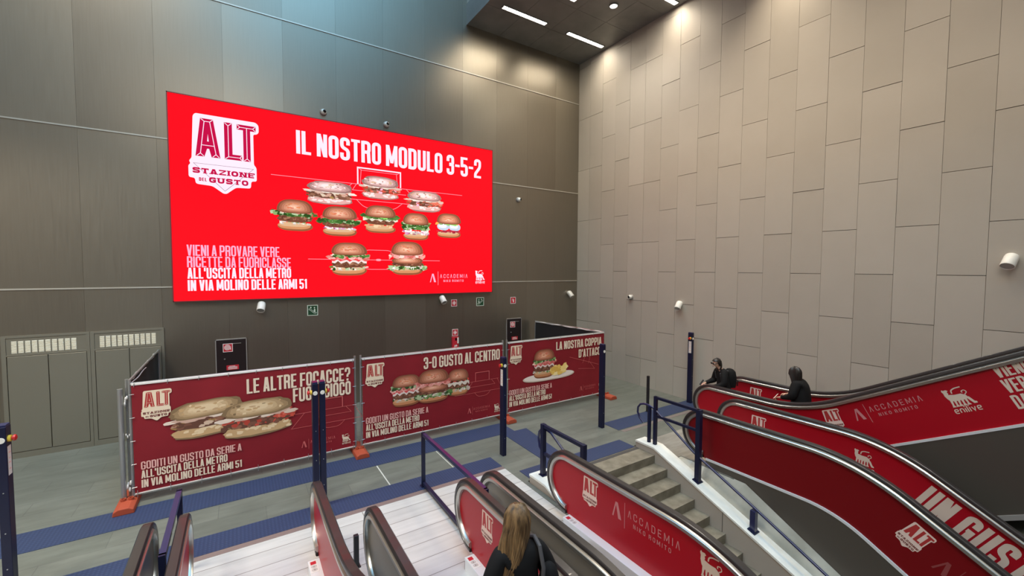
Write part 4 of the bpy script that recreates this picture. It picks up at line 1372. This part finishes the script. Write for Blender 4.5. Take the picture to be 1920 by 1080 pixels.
def build_escalators():
    R_, G_ = M_RED, M_GREYP
    # farthest left, only its right balustrade in the frame
    escalator('escalator at the lower left corner, only its grey right balustrade shows', -12.52, -11.315, True, -13.2, (R_, G_, R_, G_))
    escalator('rising escalator in the lower left, ending below the pair of navy posts', -11.015, -9.715, True, -13.2, (R_, G_, R_, G_))
    t, bl, br = escalator('escalator the blonde woman rides, with a red emblem balustrade', -9.275, -8.11, False, -14.0, (R_, G_, R_, G_))
    put_emblem(br, decal_frame(-8.11, -7.455, .47), .27, .36)
    a = Art(decal_frame(-8.11, -7.90, .50), .0006); academy(a, 0, 0, .96, .31); a.build('partner_lettering', M_FAINT, br)
    t, bl, br = escalator('escalator just left of the stone stairs, red balustrade with emblem and animal mark', -7.745, -6.57, False, -14.0, (R_, G_, R_, G_))
    put_emblem(br, decal_frame(-6.57, -7.525, .465))
    a = Art(decal_frame(-6.57, -8.07, .49), .0006); academy(a, 0, 0, .97, .32); a.build('partner_lettering', M_FAINT, br)
    a = Art(decal_frame(-6.57, -9.265, .45), .0006); dog_emblem(a, 0, 0, .28, .36); a.build('animal_emblem', M_BEIGE, br)
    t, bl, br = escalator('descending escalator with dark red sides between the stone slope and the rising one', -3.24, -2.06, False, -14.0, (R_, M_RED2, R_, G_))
    put_emblem(br, decal_frame(-2.06, -7.44, .425))
    a = Art(decal_frame(-2.06, -9.10, .42), .0006); dog_emblem(a, 0, 0, .27, .33); a.build('animal_emblem', M_BEIGE, br)
    a = Art(decal_frame(-2.06, -9.82, .165, -30), .0006); text(a, 'UN GUSTO', 0, 0, .42, 1.40, t=.17); a.build('big_lettering', M_BEIGE, br)
    put_emblem(bl, decal_frame(-3.24, -9.90, .12, -33), .275, .39)
    a = Art(decal_frame(-3.24, -10.26, -.12, -30), .0006); academy(a, 0, 0, .97, .32); a.build('partner_lettering', mat('worn_red_vinyl', (.26, .05, .05), .5), bl)
    t, bl, br = escalator('rising escalator along the grey panel wall with two women in black on it', -1.49, -.15, True, -13.2, (R_, R_, R_, None))
    put_emblem(br, decal_frame(-.15, -6.42, .44))
    put_emblem(bl, decal_frame(-1.49, -8.56, .705, 25))
    a = Art(decal_frame(-1.49, -8.985, .975, 30), .0006); academy(a, 0, 0, 1.0, .31); a.build('partner_lettering', M_FAINT, bl)
    a = Art(decal_frame(-1.49, -10.13, 1.50, 30), .0006); dog_emblem(a, 0, 0, .32, .37); a.build('animal_emblem', M_BEIGE, bl)
    a = Art(decal_frame(-1.49, -10.53, 2.14, 30), .0006)
    text(a, 'VIENI A PROVARE', 0, 0, .185)
    a.F = decal_frame(-1.49, -10.63, 1.95, 30); text(a, 'VERE RICETTE', 0, 0, .185)
    a.F = decal_frame(-1.49, -10.73, 1.755, 30); text(a, 'DA FUORICLASSE', 0, 0, .185)
    a.build('big_lettering', M_BEIGE, bl)
build_escalators()

# ------------------------------------------------------------------ things on the walls
def wall_frame_back(x, z, y=0.0):
    return Frame((x, y, z), (1, 0, 0), (0, 0, 1))
def sign(name, x0, z0, w_, h_, base, ink, border, lab, cat, draw, group=None):
    t = thing(name, lab, cat, (x0 + w_/2, 0, z0), group)
    m = MB(); m.box((x0, -.012, z0), (x0 + w_, 0, z0 + h_)); m.build('sign_plate', border, t, w=True)
    F = wall_frame_back(x0, z0, -.012)
    a = Art(F, .0008); b = .07*w_
    a.poly([(b, b), (w_ - b, b), (w_ - b, h_ - b), (b, h_ - b)]); a.build('sign_field', base, t)
    a = Art(F, .0016); draw(a, w_, h_); a.build('pictogram', ink, t)
    return t
def d_escal(flip):
    def f(a, w_, h_):
        q = lambda pts: [((w_ - x*w_) if flip else x*w_, y*h_) for x, y in pts]
        for s in stroke(q(fillet([(.16, .56), (.16, .66), (.26, .66), (.70, .30), (.84, .30), (.84, .20), (.66, .20), (.24, .54)], .06)), .035*w_, True): a.same(s)
        a.same(q([(.60, .34), (.74, .34), (.76, .56), (.68, .66), (.60, .54)])); a.same(q(blob(.67, .74, .06, .065)))
        a.same(q([(.26, .70), (.40, .70), (.40, .80), (.32, .86), (.26, .80)]))
    return f
def d_cross(a, w_, h_):
    a.same([(w_*.2, h_*.42), (w_*.8, h_*.42), (w_*.8, h_*.58), (w_*.2, h_*.58)]); a.same([(w_*.42, h_*.2), (w_*.58, h_*.2), (w_*.58, h_*.8), (w_*.42, h_*.8)])
    for x, y in ((.3, .7), (.7, .7), (.3, .3), (.7, .3)): a.same([(p*w_, q*h_) for p, q in blob(x, y, .05, .05, 8)])
def d_ext(a, w_, h_):
    a.same([(w_*.45, h_*.2), (w_*.66, h_*.2), (w_*.66, h_*.62), (w_*.56, h_*.74), (w_*.45, h_*.62)])
    for s in stroke([(w_*.5, h_*.72), (w_*.36, h_*.74), (w_*.32, h_*.46)], w_*.05): a.same(s)
def d_reel(a, w_, h_):
    for r in (.30, .21, .12):
        for s in stroke([(w_*.46 + w_*r*math.cos(k*PI/10), h_*.54 + h_*r*math.sin(k*PI/10)) for k in range(20)], .055*w_, True): a.same(s)
    for s in stroke([(w_*.76, h_*.54), (w_*.78, h_*.25)], .07*w_): a.same(s)
    a.same([(p*w_, q*h_) for p, q in blob(.46, .54, .05, .05, 8)])

def build_wall_things():
    G = 'safety signs under the screen'
    sign('exit_sign', -9.04, 2.43, .25, .27, M_SIGNG, M_SIGNGW, M_SIGNGW, 'green escape sign with escalator drawing under the left half of the screen', 'sign', d_escal(False), G)
    sign('exit_sign', -4.205, 2.46, .27, .27, M_SIGNG, M_SIGNGW, M_SIGNGW, 'green escape sign with escalator drawing under the right end of the screen', 'sign', d_escal(True), G)
    sign('alarm_sign', -5.07, 2.485, .19, .21, M_SIGNR, M_SIGNP, M_SIGNP, 'small red sign with white cross mark next to the white tubular speaker under the screen', 'sign', d_cross, G)
    sign('extinguisher_sign', -2.925, 2.48, .21, .22, M_SIGNR, M_SIGNP, M_SIGNP, 'small red extinguisher sign right of the screen, over the right black cabinet', 'sign', d_ext, G)
    # alarm call point: sign above a red box
    t = thing('alarm_call_point', 'red alarm call point with sign and small white handle, above the middle red banner', 'alarm', (-4.94, 0, 1.2))
    m = MB(); m.box((-5.04, -.012, 1.575), (-4.845, 0, 1.785)); m.build('sign_plate', M_SIGNP, t, w=True)
    F = wall_frame_back(-5.04, 1.575, -.012)
    a = Art(F, .0008); a.poly([(.014, .014), (.181, .014), (.181, .196), (.014, .196)]); a.build('sign_field', M_SIGNR, t)
    a = Art(F, .0016); d_cross(a, .195, .21); a.build('pictogram', M_SIGNP, t)
    m = MB(); m.box((-5.06, -.07, 1.15), (-4.85, 0, 1.555)); m.build('call_box', M_SIGNR, t, w=True, bevel=.008)
    m = MB(); m.box((-4.90, -.082, 1.35), (-4.855, -.07, 1.53)); m.build('handle', M_WHITEPL, t, w=True)
    m = MB(); m.box((-4.965, -.074, 1.44), (-4.915, -.07, 1.52)); m.build('window', M_LENS, t, w=True)
    F = wall_frame_back(-5.0, 1.22, -.07)
    a = Art(F, .001); a.poly(blob(.02, .05, .015, .04, 8)); a.poly(blob(.07, .06, .03, .03, 10)); a.build('call_mark', M_SIGNP, t)
    # hose cabinets
    for x0, x1, lab, s in ((-10.945, -10.36, 'black hose cabinet with a hose reel sign, behind the leftmost red banner', 1), (-3.075, -2.50, 'black hose cabinet with a red sign, behind the right red banner near the corner', 2)):
        t = thing('hose_cabinet', lab, 'cabinet', ((x0 + x1)/2, 0, .9), 'black hose cabinets')
        m = MB(); m.box((x0, -.03, .95), (x1, 0, 1.975)); m.build('cabinet_door', M_HYD, t, w=True)
        m = MB()
        for a_, b_ in (((x0 - .012, .93), (x0 + .004, 1.99)), ((x1 - .004, .93), (x1 + .012, 1.99)), ((x0 - .012, 1.972), (x1 + .012, 1.99)), ((x0 - .012, .93), (x1 + .012, .95))):
            m.box((a_[0], -.034, a_[1]), (b_[0], 0, b_[1]))
        m.build('cabinet_frame', M_EDGE, t, w=True)
        sx = x0 + .13
        m = MB(); m.box((sx, -.04, 1.69), (sx + .19, -.03, 1.885)); m.build('sign_plate', M_SIGNP, t, w=True)
        F = wall_frame_back(sx, 1.69, -.04)
        a = Art(F, .0008); a.poly([(.012, .012), (.178, .012), (.178, .183), (.012, .183)]); a.build('sign_field', M_SIGNR, t)
        a = Art(F, .0016); d_reel(a, .19, .195); a.build('pictogram', M_SIGNP, t)
        m = MB(); m.box((x0 + .19, -.036, 1.265), (x0 + .43, -.03, 1.375)); m.build('notice_plate', M_SIGNR, t, w=True)
        F = wall_frame_back(x0 + .19, 1.265, -.036)
        a = Art(F, .0008)
        for k in range(4): a.same([(.03 + .02*(k == 3), .015 + k*.022), (.21 - .04*(k == 3), .015 + k*.022), (.21 - .04*(k == 3), .026 + k*.022), (.03 + .02*(k == 3), .026 + k*.022)])
        a.build('notice_lines', M_SIGNP, t)
        m = MB(); m.lathe([(0, .02), (.016, .02), (.018, 0), (0, 0)], Matrix.Translation((x0 + .16, -.03, 1.53)) @ Matrix.Rotation(PI/2, 4, 'X'), 10); m.build('lock', M_GALV, t, True, w=True)
        m = MB(); m.box((sx + .19, -.036, 1.872), (x1 - .1, -.03, 1.882)); m.build('door_pull', M_EDGE, t, w=True)
    # white tubular wall speakers with a downward mouth (on the bronze wall and on the grey wall)
    G = 'white tubular wall speakers'
    def speaker(loc, out, side_dir, lab, s=1.0):
        """out: unit vector away from wall; the barrel hangs from a round wall plate"""
        t = thing('wall_speaker', lab, 'speaker', loc, G)
        o = Vector(out)
        Ro = o.to_track_quat('Z', 'Y').to_matrix().to_4x4()
        m = MB(); m.lathe([(0, .035*s), (.06*s, .035*s), (.075*s, .02*s), (.075*s, 0), (0, 0)], Ro, 18); m.build('wall_plate', M_WHITEPL, t, True)
        ax = (o*.62 + Vector((0, 0, -1))*.72 + Vector(side_dir)*.25).normalized()
        a0 = o*.06*s
        m = MB(); m.tube([o*.02*s, o*.075*s], .04*s, 10); m.build('arm', M_WHITEPL, t, True)
        Rb = Matrix.Translation(a0) @ ax.to_track_quat('Z', 'Y').to_matrix().to_4x4()
        m = MB(); m.lathe([(0, -.075*s), (.05*s, -.07*s), (.078*s, -.045*s), (.085*s, -.01*s), (.088*s, .17*s), (.082*s, .178*s), (.076*s, .165*s)], Rb, 22); m.build('barrel', M_WHITEPL, t, True)
        m = MB(); m.lathe([(0, .168*s), (.077*s, .164*s)], Rb, 22); m.build('mouth_grille', M_EDGE, t, True)
    speaker((-10.03, -.0, 2.76), (0, -1, 0), (-.6, 0, 0), 'white tubular speaker under the left half of the screen')
    speaker((-5.39, -.0, 2.76), (0, -1, 0), (.5, 0, 0), 'white tubular speaker under the right half of the screen beside a red sign')
    speaker((-.40, -.0, 2.77), (0, -1, 0), (.6, 0, 0), 'white tubular speaker on the bronze wall close to the corner')
    speaker((-.0, -4.36, 2.68), (-1, 0, 0), (0, -.4, 0), 'white tubular speaker low on the grey panel wall beside the dome camera')
    speaker((-.0, -10.40, 3.86), (-1, 0, 0), (0, .5, 0), 'large white tubular speaker at the right edge of the photo on the grey panel wall')
    G2 = 'small round wall cameras'
    def cam(loc, out, lab, look):
        t = thing('dome_camera', lab, 'camera', loc, G2)
        o = Vector(out)
        Ro = o.to_track_quat('Z', 'Y').to_matrix().to_4x4()
        m = MB(); m.lathe([(0, .05), (.07, .05), (.082, .03), (.085, 0), (0, 0)], Ro, 18); m.build('mount', M_EDGE, t, True)
        m = MB(); m.ball(o*.06, .068, 16, 10); m.build('housing', M_WHITEPL, t, True)
        l = (o + Vector(look)).normalized()
        m = MB(); m.lathe([(0, .075), (.034, .068), (.044, .052)], Matrix.Translation(o*.06) @ l.to_track_quat('Z', 'Y').to_matrix().to_4x4(), 16); m.build('lens', M_LENS, t, True)
    cam((-8.59, 0, 7.575), (0, -1, 0), 'small round camera above the screen over the start of the headline', (.35, 0, .1))
    cam((-7.0, 0, 7.565), (0, -1, 0), 'small round camera above the screen, right one of the two over its top edge', (.3, 0, .1))
    cam((-2.63, 0, 5.93), (0, -1, 0), 'small round camera on the bronze wall right of the screen', (.6, 0, .15))
    cam((-.0, -2.58, 2.765), (-1, 0, 0), 'small round dome camera low on the grey panel wall', (0, .2, .0))
build_wall_things()

# ------------------------------------------------------------------ people
def skin_mesh(name, nodes_, material, parent, sub=2, root=0):
    """nodes_: list of (co, radius or (rx, ry), parent index); grows one continuous surface round the joint tree"""
    me = bpy.data.meshes.new(name)
    me.from_pydata([tuple(n[0]) for n in nodes_], [(i, n[2]) for i, n in enumerate(nodes_) if n[2] is not None], [])
    o = bpy.data.objects.new(name, me)
    COL.objects.link(o)
    sk = o.modifiers.new('skin', 'SKIN')
    sk.use_smooth_shade = True
    sk.branch_smoothing = .6
    lay = me.skin_vertices[0].data if me.skin_vertices else None
    if lay is None:
        bm = bmesh.new(); bm.from_mesh(me); bm.verts.layers.skin.verify(); bm.to_mesh(me); bm.free()
        lay = me.skin_vertices[0].data
    for i, n in enumerate(nodes_):
        r = n[1] if isinstance(n[1], tuple) else (n[1], n[1])
        lay[i].radius = r
        lay[i].use_root = (i == root)
    ss = o.modifiers.new('sub', 'SUBSURF'); ss.levels = sub; ss.render_levels = sub
    dg = bpy.context.evaluated_depsgraph_get(); dg.update()
    ev = o.evaluated_get(dg)
    nm = bpy.data.meshes.new_from_object(ev)
    nm.name = name
    o.modifiers.clear()
    o.data = nm
    nm.materials.clear(); nm.materials.append(material)
    nm.polygons.foreach_set('use_smooth', [True]*len(nm.polygons))
    if parent is not None: o.parent = parent
    return o

def V3(*a): return Vector(a)
def hand_nodes(N, wi, wrist, d, n, side, curl=.35):
    """append palm, four fingers and thumb to the joint tree N; wi = wrist index"""
    d = d.normalized(); n = (n - n.dot(d)*d).normalized(); s = d.cross(n)*side
    N.append((wrist + d*.045, (.030, .018), wi)); p1 = len(N) - 1
    N.append((wrist + d*.075, (.034, .016), p1)); p2 = len(N) - 1
    for k, ln in enumerate((.068, .078, .073, .058)):
        base = wrist + d*.088 + s*(.027 - .018*k)
        N.append((base, .0095, p2)); q = len(N) - 1
        a = 0; pos = base
        for seg, f in enumerate((.42, .32, .26)):
            a += curl*(1.0 + .25*k*.3)
            pos = pos + (d*math.cos(a) + n*math.sin(a))*ln*f
            N.append((pos, .0085 - .001*seg, q)); q = len(N) - 1
    N.append((wrist + d*.035 + s*.035, .011, p1)); q = len(N) - 1
    N.append((wrist + d*.065 + s*.055 + n*.012, .010, q)); q = len(N) - 1
    N.append((wrist + d*.088 + s*.055 + n*.030, .0085, q))

def person(lab, loc, rz, pose, hair, hair_mat, top_mat, face=True, glasses=False, scale=1.0):
    t = thing('person', lab, 'person', loc, None, rz)
    t.scale = (scale,)*3
    lean = pose.get('lean', 0.0)           # forward lean of the trunk
    def L(p):                                 # lean around the hips
        v = Vector(p); z0 = .95
        if v.z > z0:
            k = v.z - z0
            v = V3(v.x, v.y + k*math.sin(lean), z0 + k*math.cos(lean))
        return v
    hd = Vector(pose.get('head', (0, .02, 0)))  # extra head offset
    ht = pose.get('turn', 0.0)
    bk = pose.get('bulk', 1.0); hump = pose.get('hump', 0.0)
    N = [(L((0, 0, .97)), (.135, .10), None)]
    N.append((L((0, 0, 1.09)), (.115, .085), 0)); N.append((L((0, -.01, 1.24)), (.14, .095), 1)); N.append((L((0, -.015, 1.36)), (.11, .07), 2))
    N.append((L((0, -.005, 1.44)), .052, 3)); N.append((L((0, .005, 1.49)) + hd*.5, .05, 4))
    hc = L((0, .02, 1.575)) + hd
    N.append((hc + V3(0, .005, -.035), (.064, .072), 5)); N.append((hc + V3(0, 0, .03), (.074, .09), 6)); N.append((hc + V3(0, -.01, .085), (.05, .06), 7))
    fw = V3(-math.sin(ht), math.cos(ht), 0); sd = V3(fw.y, -fw.x, 0)
    N.append((hc + fw*.098 + V3(0, 0, -.012), .011, 6))      # nose
    for s in (-1, 1): N.append((hc + sd*.076*s + V3(0, -.005, -.01), .012, 6))   # ears
    arms = {}
    for s, k in ((-1, 'L'), (1, 'R')):
        sh = L((.155*s, -.015, 1.375)); el = Vector(pose[k][0]); wr = Vector(pose[k][1])
        N.append((sh, .052, 3)); i = len(N) - 1
        N.append(((sh + el)/2, .046, i)); N.append((el, .040, i + 1)); N.append(((el + wr)/2, .036, i + 2)); N.append((wr, (.026, .022), i + 3))
        arms[k] = (sh, el, wr)
        d = (wr - el).normalized()
        hand_nodes(N, len(N) - 1, wr, Vector(pose.get(k + 'd', d)), Vector(pose.get(k + 'n', (0, 0, -1))), s, pose.get('curl', .35))
    for s in (-1, 1):
        st = pose.get('step', .0)*s
        N.append((V3(.085*s, 0, .88), .088, 0)); i = len(N) - 1
        N.append((V3(.09*s, .02 + st*.5, .68), .075, i)); N.append((V3(.09*s, .03 + st*.6, .49), .055, i + 1)); N.append((V3(.09*s, .0 + st*.9, .30), .052, i + 2))
        N.append((V3(.09*s, -.015 + st, .09), .036, i + 3)); N.append((V3(.095*s, .05 + st, .045), (.038, .03), i + 4)); N.append((V3(.10*s, .14 + st, .03), (.035, .022), i + 5))
    body = skin_mesh('body', N, M_SKIN, t)
    # jacket over trunk and arms
    J = [(L((0, 0, .86)), (.175, .135), None), (L((0, 0, .98)), (.168, .125), 0), (L((0, -.005, 1.10)), (.16, .12), 1), (L((0, -.02, 1.24)), (.172, .125), 2), (L((0, -.02, 1.35)), (.145, .10), 3), (L((0, -.012, 1.425)), (.082, .075), 4)]
    J = [(c + V3(0, -hump*(.3, .7, 1, 1, .6, .1)[i], 0), (r[0]*bk, r[1]*bk*(1 + hump*3)) if i < 5 else r, p) for i, (c, r, p) in enumerate(J)]
    for k in ('L', 'R'):
        sh, el, wr = arms[k]
        J.append((sh + V3(0, 0, -.005), .082*bk, 4)); i = len(J) - 1
        J.append(((sh + el)/2, .078*bk, i)); J.append((el, .070*bk, i + 1)); J.append(((el + wr)/2, .056, i + 2)); J.append((wr - (wr - el).normalized()*.015, .045, i + 3))
    skin_mesh('jacket', J, top_mat, t)
    T = [(V3(0, 0, .95), (.145, .115), None)]
    for s in (-1, 1):
        st = pose.get('step', .0)*s
        T.append((V3(.088*s, 0, .86), .103, 0)); i = len(T) - 1
        T.append((V3(.092*s, .02 + st*.5, .67), .088, i)); T.append((V3(.092*s, .03 + st*.6, .49), .068, i + 1)); T.append((V3(.092*s, .0 + st*.9, .30), .062, i + 2)); T.append((V3(.092*s, -.012 + st, .10), .055, i + 3))
    skin_mesh('trousers', T, M_TROUSER, t)
    for s in (-1, 1):
        st = pose.get('step', .0)*s
        skin_mesh('shoe', [(V3(.092*s, -.04 + st, .045), (.045, .045), None), (V3(.095*s, .04 + st, .045), (.048, .042), 0), (V3(.10*s, .15 + st, .03), (.042, .028), 1)], M_SHOE, t)
    R = Matrix.Rotation(ht, 4, 'Z')
    if face:
        for s in (-1, 1):
            c = hc + fw*.083 + sd*.031*s + V3(0, 0, .012)
            m = MB(); m.ball(c, (.012, .012, .009), 8, 6); m.build('eye', M_WHITEPL, t, True)
        m = MB(); m.ball(hc + fw*.077 + V3(0, 0, -.058), (.024, .010, .007), 10, 6, M=R); m.build('mouth', mat('lips', (.36, .10, .09), .5), t, True)
    if glasses:
        m = MB()
        for s in (-1, 1):
            m.ball(hc + fw*.098 + sd*.034*s + V3(0, 0, .012), (.031, .010, .023), 12, 8, M=R)
            m.tube([hc + fw*.094 + sd*.064*s + V3(0, 0, .016), hc + sd*.082*s + V3(0, 0, .014)], .005, 6)
        m.tube([hc + fw*.102 - sd*.012 + V3(0, 0, .015), hc + fw*.102 + sd*.012 + V3(0, 0, .015)], .005, 6)
        m.build('glasses', M_LENS, t, True)
    # hair: cap plus falling strands
    m = MB()
    rows = []
    for a in range(9):
        th = PI*.62*a/8
        row = []
        for b in range(24):
            ph = 2*PI*b/24
            x, y, z = math.sin(th)*math.cos(ph), math.sin(th)*math.sin(ph), math.cos(th)
            lim = 1.0
            if y > .2 and th > .9: # leave the face free
                z = max(z, .42); x *= .97
                lim = .97
            p = V3(x*.094*lim, y*.112*lim - .012, z*.118)
            row.append(hc + R @ p + V3(0, 0, .018))
        rows.append(row)
    m.grid(rows, closed_v=True)
    hobj = m.build('hair', hair_mat, t, True)
    rnd = random.Random(5)
    m = MB()
    for _ in range(hair['n']):
        a = rnd.uniform(-1, 1)
        ang = PI*1.5 + a*hair.get('wrap', 1.5)
        zz = rnd.uniform(-.03, .07)
        pts = [hc + R @ V3(math.cos(ang)*.022, math.sin(ang)*.03 - .01, .136 + rnd.uniform(-.003, .003)),
               hc + R @ V3(math.cos(ang)*.065, math.sin(ang)*.078 - .012, .112), hc + R @ V3(math.cos(ang)*.092, math.sin(ang)*.110 - .012, .062)]
        p0 = hc + R @ V3(math.cos(ang)*.100, math.sin(ang)*.120 - .012, zz*.5 - .01)
        pts.append(p0)
        sw = hair['sway']; ln = hair['len']*rnd.uniform(.75, 1.05)
        tgt = hc + R @ V3(hair['to'][0] + a*hair['spread'] , hair['to'][1] + rnd.uniform(-.03, .01), -ln)
        mid = p0*.55 + tgt*.45 + R @ V3(a*.03, -.035, -.03)
        for k in range(1, 9):
            f = k/8
            q = (1 - f)**2*p0 + 2*f*(1 - f)*mid + f*f*tgt
            q = q + V3(math.sin(f*5 + a*4)*sw, math.cos(f*4 + a*3)*sw*.5, 0)
            pts.append(q)
        m.tube(pts, [.008, .010] + [.0115]*7 + [.009, .006, .003], 6, caps=True)
    m.build('hair_lengths', hair_mat, hobj, True)
    return t, hc, arms

def backpack(lab, base, rz, s=1.0, scale=1.0):
    t = thing('backpack', lab, 'bag', base, None, rz)
    t.scale = (scale,)*3
    m = MB()
    rows = []
    for k, (z, w_, d) in enumerate(((0, .10, .06), (.01, .14, .09), (.12, .155, .115), (.26, .15, .11), (.38, .13, .09), (.43, .08, .05), (.44, .0, .0))):
        rows.append([(math.copysign(abs(math.cos(a))**.6, math.cos(a))*w_, math.copysign(abs(math.sin(a))**.6, math.sin(a))*d - .0, z) for a in [2*PI*j/20 for j in range(20)]])
    m.grid(rows, closed_v=True); m.build('bag_body', M_BAG, t, True)
    m = MB()
    m.tube([(-.1, -.125, .05), (-.1, -.135, .17), (.1, -.135, .17), (.1, -.125, .05)], .012, 6); m.build('front_pocket', M_BAG, t, True)
    for sx in (-1, 1):
        m = MB(); m.tube([(.09*sx, .09, .40), (.115*sx, .20, .43), (.115*sx, .30, .34), (.11*sx, .28, .2), (.10*sx, .12, .06)], .014, 6); m.build('shoulder_strap', M_STRAP, t, True)
    return t

def phone(lab, loc, rot):
    t = thing('phone', lab, 'phone', loc)
    t.rotation_euler = rot
    m = MB(); m.box((-.036, -.004, -.073), (.036, .004, .073)); m.build('phone_case', M_PHONE, t, bevel=.003)
    m = MB(); m.box((-.033, .0045, -.069), (.033, .0052, .069)); m.build('phone_display', M_PSCREEN, t)
    return t

def build_people():
    # blonde woman seen from behind
    person('woman with long blonde hair and black jacket seen from behind on an escalator', (-8.63, -9.0, .012), math.radians(-12),
           {'lean': .06, 'L': ((-.27, -.02, 1.10), (-.20, .20, 1.02)), 'R': ((.27, .0, 1.12), (.33, .13, 1.07)), 'Rd': (.35, .9, .1), 'Rn': (-.3, .1, -1), 'step': .05, 'curl': .5, 'bulk': 1.12},
           {'n': 150, 'len': .50, 'to': (-.14, -.12), 'spread': .08, 'sway': .014, 'wrap': 1.7}, M_BLOND, M_JACKET, scale=1.015)
    t = thing('shoulder_bag', 'black shoulder bag with a grey strap on the back of the blonde woman', 'bag', (-8.63, -9.0, .012), None, math.radians(-12))
    m = MB(); m.ball((.20, -.13, 1.16), (.085, .085, .17), 14, 10); m.build('bag_body', M_BAG, t, True)
    m = MB(); m.tube([(.10, -.145, 1.08), (.125, -.17, 1.20), (.135, -.165, 1.32), (.13, -.10, 1.455), (.13, .0, 1.475), (.12, .12, 1.40)], .017, 8); m.build('bag_strap', M_STRAP, t, True)
    # woman with glasses at the foot of the rising escalator
    rz = math.radians(58)
    person('woman in black with dark glasses and a backpack looking left, by the escalator end', (-1.05, -6.28, .0), rz,
           {'lean': .20, 'head': (0, .055, -.02), 'turn': .15, 'L': ((-.25, .12, 1.08), (-.16, .36, 1.02)), 'R': ((.25, .10, 1.08), (.16, .38, 1.02)), 'step': .08, 'curl': .5, 'bulk': 1.22, 'hump': .02},
           {'n': 40, 'len': .17, 'to': (0, -.05), 'spread': .05, 'sway': .004, 'wrap': 1.2}, M_DHAIR, M_JACKET, True, True, .95)
    f = V3(-math.sin(rz), math.cos(rz), 0)
    base = V3(-1.05, -6.28, 0) - f*.15
    backpack('black backpack on the woman with dark glasses', (base.x, base.y, .92), rz, scale=.98)
    r = V3(math.cos(rz), math.sin(rz), 0)
    p = V3(-1.05, -6.28, .97) + f*.44 + r*.15
    phone('phone held out by the woman with dark glasses', (p.x, p.y, .985), (math.radians(-35), 0, rz + PI))
    # woman with long dark hair farther up
    rz = math.radians(6)
    person('woman in black with long dark hair over her face, on the rising escalator', (-.85, -7.78, .03), rz,
           {'lean': .10, 'head': (0, .03, -.01), 'L': ((-.25, .06, 1.08), (-.14, .32, 1.00)), 'R': ((.26, .02, 1.08), (.20, .30, 1.02)), 'step': .05, 'curl': .5, 'bulk': 1.36, 'hump': .05},
           {'n': 150, 'len': .40, 'to': (.0, -.06), 'spread': .15, 'sway': .006, 'wrap': 2.5}, M_DHAIR, M_JACKET, True, False, .955)
    f = V3(-math.sin(rz), math.cos(rz), 0); r = V3(math.cos(rz), math.sin(rz), 0)
    p = V3(-.85, -7.78, 0) + f*.40 - r*.12
    phone('phone in the hand of the woman with long dark hair', (p.x, p.y, .99), (math.radians(-35), 0, rz + PI))
build_people()
